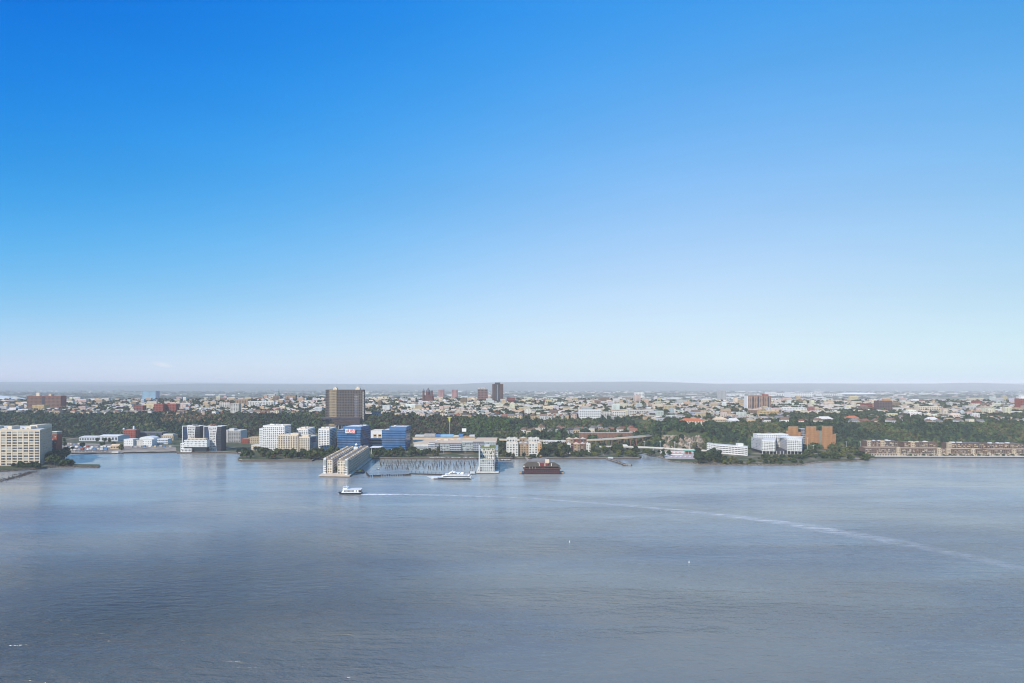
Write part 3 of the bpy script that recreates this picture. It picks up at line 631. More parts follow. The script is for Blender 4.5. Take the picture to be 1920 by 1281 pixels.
# apartments left and right of the grove
def apartments(label, pl, pr, d, ytop, masses, nf, group):
    f = rect(pl, pr, d, 18); b = Bld('apartment_block', label, f, group=group)
    for a0, a1, m, dy, dz, rm in masses:
        fr = rect(a0, a1, d + dy, 18 - dy); z1 = Zat(ytop, d) + dz; b.core(m, z1, foot=fr, rm=rm, part='wall_section')
        b.facade(fr[0], fr[1], LAND_Z + 1, z1 - .8, max(2, int((a1 - a0) / 4.6)), nf, m, .46, .46, .35, 'gggb')
        x0, y0 = b.L(fr[0]); x1, y1 = b.L(fr[2]); n = max(1, int((a1 - a0) / 9))
        for i in range(n):
            q0 = x0 + (x1 - x0) * (i + .12) / n; q1 = x0 + (x1 - x0) * (i + .88) / n; g = MB(); g.gable(q0, q1, y0 + .4, y1 - .4, z1 - b.z0 + .5, z1 - b.z0 + 2.8, 'y'); g.build('gable_roof', rm, b.root)
    return b
LTC = mat('pale_clapboard', (.62, .60, .55), .8, .2, var=.06); STB = mat('sand_brick', (.34, .24, .16), .85, .2, var=.1)
G_ = 'riverside apartment blocks'
apartments('rear block of the pale riverside apartments, behind the brown-centred one', 950, 1012, 1400, 822.5, [(950, 970, LTC, 0, 0, CREAM), (974, 989, STB, 4, 0, ROOFL), (991, 1011, LTC, 0, 0, CREAM)], 4, G_)
b = apartments('front apartment block with two pale wings, brown middle and orange strip', 949.5, 1015.5, 1318, 831.5, [(949.5, 971.5, LTC, 0, 0, CREAM), (972, 991, STB, 6, -1, ROOFL), (991.5, 1008, LTC, 0, 0, CREAM), (1008.4, 1015.5, mat('apricot_panel', (.55, .30, .13), .8, .2), -.8, 0, CREAM)], 5, G_)
apartments('rear brown and red block behind the white-trimmed brick apartments', 1062, 1100, 1440, 823.5, [(1062, 1075, STB, 0, 0, CREAM), (1075.4, 1088, BRICK, 0, 0, CREAM), (1088.4, 1100, BROWN, 0, 0, ROOFL)], 4, G_)
apartments('front brick apartment block with white corner bays right of the grove', 1064, 1107, 1368, 833, [(1064, 1070.5, LTC, 0, 0, ROOFL), (1071, 1075, MAROON, 1, 0, ROOFG), (1075.5, 1088, STB, 0, 0, CREAM), (1088.5, 1099, BROWN, 2, 0, ROOFL), (1099.5, 1107, LTC, 1, 0, ROOFL)], 5, G_)

# white parking garage
f = foot3(1337, 1386, 1401.5, 1328, 1403, 1352); b = Bld('parking_garage', 'white open-sided parking garage with long dark slots', f); z1 = 20.5
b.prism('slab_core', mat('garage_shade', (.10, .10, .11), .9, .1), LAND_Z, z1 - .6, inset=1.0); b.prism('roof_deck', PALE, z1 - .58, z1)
a = Vector(f[0]); c = Vector(f[1]); u = (c - a); W = u.length; u /= W; nr = Vector((u.y, -u.x)); nr = nr if nr.dot(-(a + c) / 2) > 0 else -nr
for k in range(5):
    cc = (a + c) / 2 - Vector((b.o.x, b.o.y)) + nr * .3; MB().obox(cc, u, W / 2, .35, 3.9 * k + .4 if k else 0, 3.9 * k + 2.3).build('parapet_band', WHITE, b.root)
for j in range(12): cc = a + u * (W * j / 11) - Vector((b.o.x, b.o.y)) + nr * .1; MB().obox(cc, u, .35, .3, 0, z1 - b.z0).build('column', WHITE, b.root)
fl = foot3(1325.5, 1402, 1336.8, 1386, 1339, 1398); b.core(METAL, z1 + .6, foot=fl, part='stair_wing', rm=ROOFL); b.facade(fl[0], fl[1], 4, z1, 3, 4, WHITE, .4, .5, .3, 'g')
b.core(WHITE, Zat(832.5, 1350), foot=rect(1384, 1394, 1348, 14), part='lift_tower', rm=ROOFL)

# white U-shaped apartments
f = rect(1409, 1503.5, 1358, 90); b = Bld('courtyard_apartments', 'white U-shaped apartment block on dark stilts with square windows', f)
GREYW = mat('grey_white_panel', (.42, .43, .45), .75, .3, var=.06)
fb = rect(1419, 1478, 1432, 22); zb = Zat(815, 1432); b.core(WHITE, zb, foot=fb, part='rear_wing', rm=WHITE, z0=10); b.facade(fb[0], fb[1], 12, zb - 1, 15, 8, WHITE, .38, .42, .5, ['g', 'g', 'g'])
fl = foot3(1428.5, 1362, 1453.5, 1352, 1455, 1432); zl = Zat(827, 1355); b.core(WHITE, zl, z0=9, foot=fl, part='left_wing', rm=ROOFL); b.facade(fl[0], fl[1], 10, zl - .8, 8, 6, WHITE, .34, .34, .5, ['g', 'g', 'g', 'gg'])
fs_ = [(X(1409, 1425), 1425), fl[0], (fl[0][0] + 3, fl[0][1] + 60), (X(1409, 1425) + 6, 1440)]; b.core(GREYW, zl + 1.5, z0=9, foot=fs_, part='flank_wing', rm=ROOFL); b.facade(fs_[0], fs_[1], 10, zl, 7, 6, GREYW, .4, .45, .4, 'gb')
fr = foot3(1476, 1360, 1503.5, 1352, 1505, 1432); zr = Zat(825, 1355); b.core(WHITE, zr, z0=9, foot=fr, part='right_wing', rm=ROOFL); b.facade(fr[0], fr[1], 10, zr - .8, 8, 6, WHITE, .34, .36, .5, ['g', 'g', 'g', 'gg'])
b.core(WHITE, Zat(821.5, 1375), z0=zr + .4, foot=rect(1477, 1498, 1372, 50), part='top_storey', rm=WHITE); b.facade((X(1477, 1372), 1372), (X(1498, 1372), 1372), zr + .8, Zat(822, 1375), 6, 1, None, .5, .4, .3, 'g')
fi = [(X(1462.5, 1430), 1430), (X(1475.9, 1361), 1361), (X(1475.9, 1361) + 2, 1363), (X(1463, 1431) + 3, 1431)]; b.facade(fi[0], fi[1], 10, zr - 1, 9, 6, GREYW, .4, .45, .5, 'gb', join=True)
b.prism('dark_base', DARK, LAND_Z, 9.5, rect(1431, 1500, 1366, 70)); 
for px in np.linspace(1429.5, 1502.5, 12): b.prism('stilt', WHITE, LAND_Z, 9.2, rect(px, px + .7, 1357, .9))
b.clutter(6, zb + .4, foot=fb, hmax=3)

# orange ribbed towers
def ribbed(label, d, cols, base_m, group):
    f = rect(cols[0][0], cols[-1][1], d, 30); b = Bld('ribbed_tower', label, f, cat='tower', group=group)
    for pl, pr, yt, m, dy in cols:
        z1 = Zat(yt, d); fr = [(X(pl, d + dy), d + dy), (X(pr - .04, d + dy), d + dy), (X(pr - .04, d + 24), d + 24), (X(pl, d + 24), d + 24)]; b.prism('ribbed_wall', m, 1, z1, fr); n = max(2, int((pr - pl) * .45)); x0, y0 = b.L(fr[0]); x1 = b.L(fr[1])[0]; g = MB()
        for i in range(n): xx = x0 + (x1 - x0) * (i + .5) / n; g.box(xx - .5, xx + .5, y0 - .6, y0 + .05, 0, z1 - b.z0 - .05)
        o = g.build('ribs', mat('rib_shade', (.30, .15, .066), .8, .2) if m is ORANGE else m, b.root); o['kind'] = 'stuff'
        for k in range(9):
            zz = 3 + k * (z1 - 8) / 9; MB().box(x0 + .15, x1 - .15, y0 - .2, y0 + .04, zz, zz + .7).build('floor_band', RUST, b.root)
    return b
GG = mat('grey_green_panel', (.20, .22, .18), .7, .3, var=.1)
ribbed('orange tower rising behind the white U-shaped apartments', 1476, [(1474, 1478, 809, ORANGE, 1), (1478, 1496.5, 801, ORANGE, 0), (1496.5, 1501.5, 811, ORANGE, 1)], RUST, 'orange ribbed towers')
ribbed('broad orange tower with a notched top and green centre strip', 1472, [(1509.5, 1517.5, 816, RUST, 1), (1511.5, 1530.5, 801, ORANGE, 2), (1530.5, 1535.5, 808.5, RUST, 1), (1535.5, 1541, 809, GG, 2.5), (1541, 1561, 801, ORANGE, 1.5), (1560, 1567.5, 815, RUST, .6)], RUST, 'orange ribbed towers')
b = Bld('link_bridge', 'dark glazed link between the two orange towers', rect(1501.8, 1510, 1484, 12)); b.prism('glazing', DARK, 1, Zat(805, 1484)); b.prism('roof', METAL, Zat(805, 1484) + .01, Zat(804, 1484)); b.facade((X(1502, 1484), 1484), (X(1510, 1484), 1484), 4, Zat(806, 1484), 2, 8, METAL, .1, .2, .25, ['gd', 'g'])

# terraced brown apartments over the boardwalk
def terrace(label, pl, pr, d, ytop, nf, tower_at, roofm):
    f = rect(pl, pr, d, 22); z1 = Zat(ytop, d); b = Bld('terraced_apartments', label, f, group='terraced riverside apartments'); b.core(mat('terrace_wall', (.135, .088, .065), .85, .2, var=.15), z1, rm=roofm)
    n = int((pr - pl) / 3.4); b.facade(f[0], f[1], LAND_Z + 4.5, z1 - .6, n, nf, mat('terrace_brick', (.215, .145, .105), .85, .2, var=.15), .24, .18, 1.6, 'ggggggb')
    bal = MB(); x0, y0 = b.L(f[0]); Wd = b.L(f[1])[0] - x0; fh_ = (z1 - LAND_Z - 5.1) / nf
    for i in range(n):
        for k in range(nf):
            if random.random() < .38: xx = x0 + Wd * i / n; bal.box(xx + .25, xx + Wd / n * random.choice((.6, .97)), y0 - random.uniform(1.9, 2.7), y0 - 1.72, 4.5 + fh_ * k + .2, 4.5 + fh_ * k + fh_ * random.uniform(.34, .75))
    o = bal.build('balconies', random.choice([CREAM, TAN, TAN]), b.root); o['kind'] = 'stuff'
    b.prism('arcade', mat('arcade_stone', (.46, .38, .29), .85, .2), LAND_Z, LAND_Z + 4.2, rect(pl + 1, pr - 1, d - 2.5, 2.3))
    for i in range(int((pr - pl) / 5)): xx = pl + 3 + i * 5; b.prism('arch_opening', GLASS, LAND_Z + .4, LAND_Z + 3.0, rect(xx, xx + 2.2, d - 2.7, .25))
    for t in tower_at:
        fr = rect(t, t + 6.5, d - 3.4, 6); b.core(mat('bay_stone', (.50, .40, .28), .85, .2), z1 + 1.2, foot=fr, part='bay_tower', rm=ROOFT); b.facade(fr[0], fr[1], LAND_Z + 4, z1, 2, nf, None, .5, .5, .2, 'g')
    return b
for pl, pr, dd, yt, lab, tw in ((1622, 1689, 1334, 840, 'lower terraced apartment range nearest the bushy point', (1682,)), (1690, 1774, 1330, 841.5, 'lower terraced apartment range with the yellow bay, second from the point', (1758,)), (1775, 1849, 1328, 843, 'lower terraced apartment range, third from the bushy point', (1776, 1822)), (1850, 1935, 1328, 843.5, 'lower terraced apartment range at the photo edge', (1899,))):
    terrace(lab, pl, pr, dd, yt, 3, tw, ROOFT)
for pl, pr, dd, yt, lab, tw in ((1625, 1685, 1366, 828, 'upper terraced block with white roof units nearest the point', (1627, 1652)), (1695, 1756, 1366, 830, 'upper terraced block behind the second lower range', (1709,)), (1778, 1846, 1366, 831.5, 'upper terraced block behind the third lower range', (1778,)), (1851, 1918, 1366, 832.5, 'upper terraced block behind the range at the photo edge', ())):
    bb = terrace(lab, pl, pr, dd, yt, 5, tw, ROOFG); bb.clutter(4, Zat(yt, dd) + .4, WHITE, hmax=2.5)

# ------------------------------------------------------------------ piers, boats, viaduct and other waterfront things
def ORD(n): return f"{n}{'th' if 10 <= n % 100 <= 20 else {1: 'st', 2: 'nd', 3: 'rd'}.get(n % 10, 'th')}"
ordinal = ORD
def V2(p): return Vector((p[0], p[1]))
# long pier with two parallel ranges of houses
NL, NR, FR_ = V2(G(597.5, 892, 2)), V2(G(655.5, 892.5, 2)), V2(G(697, 859.5, 2)); FL_ = NL + FR_ - NR
def pt(s, t): return tuple(NL + (NR - NL) * t + (FR_ - NR) * s)
pier = thing('long_pier', 'long concrete pier deck carrying the twin house ranges', 'pier', (*pt(.5, .5), 0)); po = V2(pt(.5, .5))
def pl_(p): return (p[0] - po.x, p[1] - po.y)
MB().prism([pl_(pt(0, 0)), pl_(pt(0, 1)), pl_(pt(1, 1)), pl_(pt(1, 0))], .9, 2.6).build('deck', mat('pier_paving', (.52, .44, .35), .9, .2, var=.1), pier)
MB().prism([pl_(pt(.004, .02)), pl_(pt(.004, .98)), pl_(pt(1, .98)), pl_(pt(1, .02))], -2, .88).build('pile_skirt', TIMBER, pier)
g = MB()
for s in np.linspace(.01, .99, 60): q = pl_(pt(s, .992)); g.obox(q, (1, 0), .12, .12, 2.6, 3.7)
g.bar((*pl_(pt(0, .992)), 3.75), (*pl_(pt(1, .992)), 3.75), .15); g.build('railing', WHITE, pier)
def house_range(label, t0, t1, s0, s1, h, side):
    f = [pt(s0, t0), pt(s0, t1), pt(s1, t1), pt(s1, t0)]; b = Bld('pier_house_range', label, f, z0=2.6, group='house ranges on the long pier'); z1 = 2.6 + h
    b.prism('wall', mat('range_brick', (.56, .46, .36), .85, .2), 2.6, z1)
    b.facade(f[0], f[1], 3.2, z1 - .5, 4, 5, CREAM, .45, .42, .4, 'ggb')
    b.facade(f[1], f[2], 3.2, z1 - .3, 20, 5, mat('range_side', (.44, .39, .31), .85, .2) if side else LTC, .30, .32, .8, 'g', join=True)
    if not side: b.facade(f[0], f[3], 3.2, z1 - .3, 20, 5, LTC, .4, .40, .5, 'g', join=True)
    m0 = Vector(pt(s0, (t0 + t1) / 2)) - V2(b.o); m1 = Vector(pt(s1, (t0 + t1) / 2)) - V2(b.o); q = [V2(b.L(p)) for p in f]
    rf = MB(); vs = [(q[0].x, q[0].y, h + .01), (q[1].x, q[1].y, h + .01), (q[2].x, q[2].y, h + .01), (q[3].x, q[3].y, h + .01), (m0.x, m0.y, h + 4), (m1.x, m1.y, h + 4)]
    rf.raw(vs, [(3, 2, 1, 0), (0, 1, 4), (1, 2, 5, 4), (2, 3, 5), (3, 0, 4, 5)]); r_ = rf.build('roof', mat('range_roof', (.25, .205, .165), .9, .2, var=.3, scale=.3), b.root)
    n = 13; u = (V2(f[2]) - V2(f[1])).normalized()
    for i in range(n):
        for t in ((t0 + (t1 - t0) * .14), (t0 + (t1 - t0) * .86)):
            c = b.L(pt(s0 + (s1 - s0) * (i + .5) / n, t)); dm = MB(); dm.obox(c, u, 2.2, 1.5, h - .6, h + 3.0).build('dormer', TAN if i % 3 else CREAM, b.root)
            MB().obox(c, u, 1.4, 1.62, h + .3, h + 2.5).build('window', GLASS, b.root)
    # tall glazed corner bays at the river end
    for t in ((t1 - .1,) if side else (t0 + .02,)):
        c = [pt(s0 - .012, t), pt(s0 - .012, t + .08), pt(s0 + .02, t + .08), pt(s0 + .02, t)]; b.prism('corner_bay', WHITE, 2.6, z1 + 2.5, c); b.facade(c[0], c[1], z1 - 10, z1 + 1.5, 2, 1, WHITE, .15, .1, .25, ['gg']); b.facade(c[0], c[1], 4, z1 - 10.5, 2, 3, None, .4, .45, .2, 'g')
house_range('left pier house range with grey dormered roof', .04, .33, .10, .97, 22, 0)
house_range('right pier house range with glazed corner bay and long shaded side', .57, .92, .045, .98, 22.5, 1)
c = pt(.80, .55); tw = thing('pier_lantern_tower', 'small white lighthouse-like turret in the pier courtyard', 'turret', (c[0], c[1], 2.6))
MB().box(-4, 4, -4, 4, 0, 27).build('shaft', WHITE, tw); MB().cyl((0, 0), 2.6, 2.6, 27, 31, 8).build('lantern', GLASSG, tw); MB().cyl((0, 0), 3.0, .2, 31.01, 34, 8).build('cap', WHITE, tw)

# stepped glass pier block
f0 = foot3(899.5, 1090, 928, 1087, 935, 1210)
pr_ = Bld('glass_pier', 'pier deck on posts under the stepped glass block', foot3(893, 1082, 935, 1080, 938, 1225), z0=0, cat='pier'); pr_.prism('deck', PALE, 1.0, 2.6); pr_.prism('pile_skirt', TIMBER, -2, .98, inset=2)
b = Bld('stepped_pier_block', 'stepped pale glass block with planted terraces on its own pier', f0, z0=2.6)
def band(dn, df, pl, pr): return [(X(pl, dn), dn), (X(pr, dn), dn), (X(pr + .2, df), df), (X(pl + .2, df), df)]
steps = [(1088, 1112, 900, 927, 23.0), (1112.1, 1134, 900.5, 927, 28.6), (1134.1, 1156, 901, 927.5, 32.5), (1156.1, 1208, 902, 929, 35.0)]
for i, (dn, df, a0, a1, z1) in enumerate(steps):
    fr = band(dn, df, a0, a1); b.prism('glazed_tier', GLASSG, 2.6 if i == 0 else steps[i - 1][4] - 3, z1, fr)
    if i == 0: b.facade(fr[0], fr[1], 3, z1 - .5, 7, 5, WHITE, .22, .2, .5, ['gg', 'g', 'gg', 'gg'])
    else: b.facade(fr[0], fr[1], steps[i - 1][4] + .5, z1 - .3, 7, 1, WHITE, .2, .2, .3, ['gg', 'g'])
    b.prism('terrace' if i < 3 else 'green_roof', CREAM if i < 3 else GRASSR, z1 + .01, z1 + .5, fr)
    if i < 3:
        for _ in range(9): c = b.L((random.uniform(X(a0, dn) + 2, X(a1, dn) - 2), random.uniform(dn + 3, df - 4))); MB().cyl(c, .9, .5, z1 - b.z0 + .5, z1 - b.z0 + 2.4, 7).build('planter', mat('planter_green', (.07, .11, .035), .95, .1, var=.25, scale=1), b.root)
b.prism('side_frame', WHITE, 2.6, 36.2, band(1089, 1205, 897.8, 899.3)); b.prism('lift_tower', GLASSG, 2.6, 37, band(1120, 1200, 929.2, 934)); b.facade((X(929.2, 1120), 1120), (X(934, 1120), 1120), 3, 36, 2, 8, WHITE, .2, .2, .4, ['gg', 'g'])
b.prism('roof_room', PALE, 35.52, 38, band(1180, 1198, 908, 918))

# boats ---------------------------------------------------------------
def hull(L, B, H, bow, rake, m, parent, name='hull', stern=.85, z0=-.6, dark=None):
    """lofted hull along -X (bow) with flare and sheer"""
    N = 14; vs = []; 
    for i in range(N + 1):
        t = i / N; x = -L / 2 + L * t
        w = min(1, (t / bow) ** .6) if t < bow else 1 - (1 - stern) * ((t - bow) / (1 - bow)) ** 2
        sh = H + (.35 * H) * max(0, 1 - t / .5) ** 2
        for (hw, z) in ((0.35, z0), (.82, H * .35), (1.0, sh)):
            xo = -rake * (z / H) * max(0, 1 - t / .3)
            vs.append((x + xo, -B / 2 * w * hw, z)); 
        for (hw, z) in ((1.0, sh), (.82, H * .35), (.35, z0)):
            xo = -rake * (z / H) * max(0, 1 - t / .3); vs.append((x + xo, B / 2 * w * hw, z))
    fs = []
    for i in range(N):
        o = 6 * i
        for k in range(5): fs.append((o + k, o + 6 + k, o + 7 + k, o + k + 1))
        fs.append((o + 5, o + 11, o + 6, o))
    fs += [tuple(range(6)), tuple(range(6 * N, 6 * N + 6))[::-1]]
    g = MB(); g.raw(vs, fs); return g.build(name, m, parent)
def deckhouse(x0, x1, hw, z0, z1, rake0, rake1, m, parent, name):
    g = MB(); g.prism([(x0, -hw), (x1, -hw), (x1, hw), (x0, hw)], z0, z1, [(x0 + rake0, -hw * .94), (x1 - rake1, -hw * .94), (x1 - rake1, hw * .94), (x0 + rake0, hw * .94)]); return g.build(name, m, parent)
# yacht
x, y, _ = G(846.5, 898, 0); ya = thing('dinner_yacht', 'large white multi-deck yacht moored with its bow to the left', 'yacht', (x, y, 0), R(-2))
ya.scale = (1.06, 1, .82); hull(60, 12, 3.6, .42, 5.5, HULLW, ya, dark=None); MB().box(-26, 29, -6.12, 6.12, .2, .9).build('boot_stripe', HULLD, ya)
for x0, x1, hw, z0, z1, r0, r1, nm in ((-16, 29, 5.6, 3.62, 6.4, 4, 0, 'main_deck'), (-11, 27, 5.0, 6.8, 9.3, 4, 1, 'upper_deck'), (-5, 12, 4.0, 9.7, 12.0, 3, 2, 'bridge_deck'), (-2, 5, 2.6, 12.1, 14.0, 2, 1, 'wheelhouse')):
    dk = deckhouse(x0, x1, hw, z0, z1, r0, r1, HULLW, ya, nm); wz = (z0 + z1) / 2
    g = MB(); g.box(x0 + r0 + .5, x1 - r1 - 1, -hw - .03, hw + .03, wz - .5, wz + .8); g.build('window_strip', GLASS, dk)
    MB().box(x0 + r0 * .4, x1 + 1.0, -hw - .5, hw + .5, z1 + .01, z1 + .32).build('deck_edge', HULLW, ya)
MB().box(-20, 28, -6.1, 6.1, 2.5, 3.1).build('hull_window_strip', GLASS, ya)
MB().bar((1, 0, 14), (2.2, 0, 17.5), .35).build('mast', HULLW, ya); MB().prism([(12, -3), (18, -3), (18, 3), (12, 3)], 9.62, 13, [(15.5, -2), (18, -2), (18, 2), (15.5, 2)]).build('funnel', HULLW, ya)
for i in range(10): MB().box(19 + i * .9, 19.4 + i * .9, -4 + (i % 3) * 3, -3.6 + (i % 3) * 3, 9.62, 11.2).build('deck_furniture', BRICK if i % 2 else ROOFG, ya)
# ferry under way
x, y, _ = G(658, 926.5, 0); fe = thing('commuter_ferry', 'white commuter ferry with a dark hull under way, trailing a wake', 'ferry', (x, y, 0), R(2)); L = 30.5
hull(L, 8.6, 2.4, .3, 1.6, HULLD, fe)
c_ = deckhouse(-12.2, 14.3, 4.1, 2.42, 6.9, 2.8, .3, HULLW, fe, 'cabin')
MB().box(-11, 14.6, -4.35, 4.35, 6.91, 7.15).build('roof_deck', HULLW, fe)
for i in range(12):
    if i in (8, 10): continue
    xx = -8.4 + i * 1.75; MB().box(xx, xx + 1.3, -4.16, 4.16, 3.9, 5.7).build('window', GLASS, c_)
MB().box(11.6, 14.35, -4.2, 4.2, 3.0, 5.9).build('stern_opening', GLASS, c_)
wh = deckhouse(-10.2, -4.5, 2.4, 7.16, 9.6, 1.2, .3, HULLW, fe, 'wheelhouse'); MB().box(-9.2, -5.2, -2.35, 2.35, 8.2, 9.1).build('window', GLASS, wh)
MB().box(-10.6, -3, -2.8, 2.8, 9.61, 9.85).build('wheelhouse_roof', HULLW, fe); MB().bar((-6, 0, 9.8), (-5.6, 0, 12.6), .2).build('mast', HULLW, fe)
g = MB()
for i in range(14): xx = -4 + i * 1.35; g.box(xx - .05, xx + .05, -4.1, -4.0, 7.15, 8.2); g.box(xx - .05, xx + .05, 4.0, 4.1, 7.15, 8.2)
g.bar((-4, -4.05, 8.2), (14, -4.05, 8.2), .1); g.bar((-4, 4.05, 8.2), (14, 4.05, 8.2), .1); g.build('railing', METAL, fe)
# restaurant barge
x, y, _ = G(1015.5, 888, 0); rb = thing('restaurant_barge', 'dark red restaurant barge with steep brown roofs and a cream stack', 'restaurant boat', (x, y, 0))
MB().prism([(-32, -9), (32, -9), (34, 0), (32, 14), (-32, 14), (-35, 0)], -1, 2.2).build('barge_hull', HULLD, rb)
lw = MB().box(-29, 30, -8, 12, 2.21, 8.2).build('lower_storey', MAROON, rb)
for i in range(19):
    xx = -27 + i * 3.05; MB().box(xx, xx + 1.9, -8.12, -7.95, 3.6, 6.6).build('window', GLASS, lw)
MB().box(-31, 32, -9.2, 12.6, 8.21, 8.8).build('gallery_deck', MAROON, rb)
g = MB()
for i in range(26): xx = -30.5 + i * 2.45; g.box(xx, xx + .2, -9.1, -8.9, 8.8, 9.9)
g.box(-30.8, 31.8, -9.12, -8.86, 9.9, 10.05); g.build('gallery_rail', DECK, rb)
up = MB().box(-27, 28, -6, 11, 8.81, 12.6).build('upper_storey', MAROON, rb)
for i in range(16): xx = -12 + i * 2.5; MB().box(xx, xx + 1.5, -6.1, -5.95, 9.6, 11.8).build('window', GLASS, up)
for xx in (-20, -15.6, -11): MB().box(xx - .25, xx + .25, -8.6, -8.1, 8.81, 12.6).build('post', WHITE, rb)
BRR = mat('brown_shingle', (.080, .066, .050), .9, .15, var=.2, scale=.6)
MB().hip(-30, -2, -9, 12, 12.61, 19.5, 7, .6).build('left_roof', BRR, rb); MB().hip(4, 30, -9, 12, 12.61, 18.5, 9, .6).build('right_roof', BRR, rb)
MB().prism([(-30.8, -9.8), (-29.2, -9.8), (-29.2, 2), (-30.8, 2)], 12.7, 14.0, [(-28.6, -8.4), (-27.4, -8.4), (-27.4, 1.6), (-28.6, 1.6)]).build('gable_trim', CREAM, rb)
cb = MB().box(-4, 11, -7.4, 8, 12.62, 17.6).build('central_lantern', mat('oxblood_panel', (.17, .03, .035), .75, .3, var=.1), rb)
for xx in (-4.2, 5.2, 16): MB().box(xx - .6, xx + .6, -7.8, -7.41, 12.65, 18).build('white_pilaster', CREAM, rb)
MB().box(6, 12.5, -3, 5, 17.65, 23.5).build('stack', CREAM, rb)
for sgn, xx in ((-1, -35.5), (1, 34.6)): MB().box(xx - 2.5, xx + 2.5, -4, 8, .6, 3.2).build('end_platform', STB, rb)
bk = Bld('boarding_hall', 'grey-roofed boarding hall and gangway behind the restaurant barge', rect(990, 1034, 1190, 20), z0=0, cat='hall'); bk.prism('wall', CONC, -1, 7, inset=2); x0, y0 = bk.L(bk.foot[0]); x1, y1 = bk.L(bk.foot[2]); MB().hip(x0, x1, y0, y1, 7.01, 12, 9).build('roof', ROOFG, bk.root); MB().bar((-20, 12, 6), (-24, 95, 4), 4, .8).build('gangway', DECK, bk.root)
# work barge beside the pier
x, y, _ = G(672, 886, 0); wb = thing('work_barge', 'rusty orange and yellow work barge beside the long pier', 'barge', (x, y, 0), R(-64 + 90))
hull(21, 7.5, 1.6, .25, .6, HULLD, wb); MB().box(-9, 10, -3.4, 3.4, 1.62, 2.1).build('deck', YELLOW, wb)
for i in range(7): xx = -7 + i * 2.4; MB().box(xx, xx + 1.7, random.uniform(-3, -1), random.uniform(0, 3), 2.11, random.uniform(3, 5)).build('cargo', [YELLOW, RUST, BROWN, CREAM][i % 4], wb)
x, y, _ = G(217.5, 850.6, 0); wb = thing('flat_barge', 'small grey flat barge moored at the boatyard edge', 'barge', (x, y, 0)); MB().prism([(-14, -4), (14, -4), (14, 4), (-14, 4)], -1, 1.6, [(-15, -4), (15, -4), (15, 4), (-15, 4)]).build('hull', HULLD, wb); MB().box(-8, 6, -2, 2.5, 1.62, 4.4).build('cabin', PALE, wb); MB().box(-14, 14.4, -3.7, 3.7, 1.61, 1.75).build('deck', CONC, wb)
x, y, _ = G(709, 880, 0); sb = thing('moored_launch', 'small dark launch moored among the timber piles', 'boat', (x, y, 0)); hull(6, 2.2, .8, .4, .5, HULLD, sb); MB().box(-.5, 1.5, -.7, .7, .82, 1.9).build('cabin', WHITE, sb)
# channel buoys
for px, py, lab in ((1068, 1017, 'small white channel buoy, nearer the restaurant barge'), (1292, 1055, 'small white channel buoy, nearer the photo bottom')):
    x, y, _ = G(px, py, 0); bo = thing('channel_buoy', lab, 'buoy', (x, y, 0), 0, 'white channel buoys'); bo.scale = (.6, .6, .6); MB().cyl((0, 0), .75, .75, -.3, .7, 10).build('float', HULLW, bo); MB().cyl((0, 0), .5, .2, .71, 2.4, 8).build('body', HULLW, bo); MB().cyl((0, 0), .28, .05, 2.41, 3.0, 8).build('topmark', HULLW, bo)

# timber: pile field, breakwater, rotted pier ------------------------------
PILE = MB().cyl((0, 0), .50, .40, -1.5, 5.2, 7).mesh('timber_pile', TIMBER); PILE2 = MB().cyl((0, 0), .36, .28, -1.5, 1.7, 7).mesh('pile_stub', TIMBER)
for row, yy in enumerate(np.linspace(866, 881, 9)):
    nth = 0
    for px in np.linspace(704 + row * 3, 893 - row, 20):
        if random.random() < .12: continue
        nth += 1
        x, y, _ = G(px + random.uniform(-4, 4), yy + random.uniform(-.5, .5), 0); o = link('timber_pile', PILE, None, (x, y, random.uniform(-1, .6))); o.rotation_euler = (random.uniform(-.06, .06), random.uniform(-.08, .08), 0); tag(o, f'thin dark timber pile, {ORD(nth)} from the left in the {ORD(row + 1)} row out from the seawall', 'pile', 'timber piles of the vanished pier')
stub = []
for i in range(64):
    t = random.random() ** .8; stub.append((66 * (1 - t) - 8 * t + random.uniform(-9, 9), max(886, 884 + 20 * t + random.gauss(0, 2.6))))
for i, (px, py) in enumerate(sorted(stub)):
    x, y, _ = G(px, py, 0); o = link('pile_stub', PILE2, None, (x, y, random.uniform(-1.2, .3))); o.rotation_euler = (random.uniform(-.15, .15), random.uniform(-.2, .2), 0); o.scale = (1.5, 1.5, 1)
    tag(o, f'black rotted pile stub, {ORD(i + 1)} from the left off the rocky shore by the loft block', 'pile', 'rotted pile stubs by the loft block')
bw = thing('pile_breakwater', 'dark pile breakwater with gaps in front of the pile field', 'breakwater', G(728, 893, 0)); o0 = V2(G(728, 893, 0))
pp = [(687, 888), (688.5, 891), (692, 893.8), (700, 893.8), (715, 893.2), (730, 893), (745, 892.6), (758, 892.2), (768, 891.8)]
for a_, b_ in zip(pp, pp[1:]):
    A, B = V2(G(*a_, 0)) - o0, V2(G(*b_, 0)) - o0
    if a_[0] in (687, 688.5, 758) or random.random() < .3: MB().bar((A.x, A.y, 1.1), (B.x, B.y, 1.1), 1.4, 2.6).build('cap_beam', TIMBER, bw)
    else: MB().bar((A.x, A.y, 2.2), (B.x, B.y, 2.2), .5, .4).build('cap_beam', TIMBER, bw)
for px in np.linspace(692, 769, 19):
    py = np.interp(px, [692, 769], [893.7, 891.8]); q = V2(G(px, py, 0)) - o0; MB().obox(q, (1, 0), .95, .9, -1.5, random.uniform(2.0, 3.2)).build('dolphin', TIMBER, bw)
fd = thing('floating_dock', 'long dark floating dock leading to the yacht', 'dock', G(800, 890.5, 0)); o0 = V2(G(800, 890.5, 0)); A, B = V2(G(768, 889, 0)) - o0, V2(G(836, 891, 0)) - o0
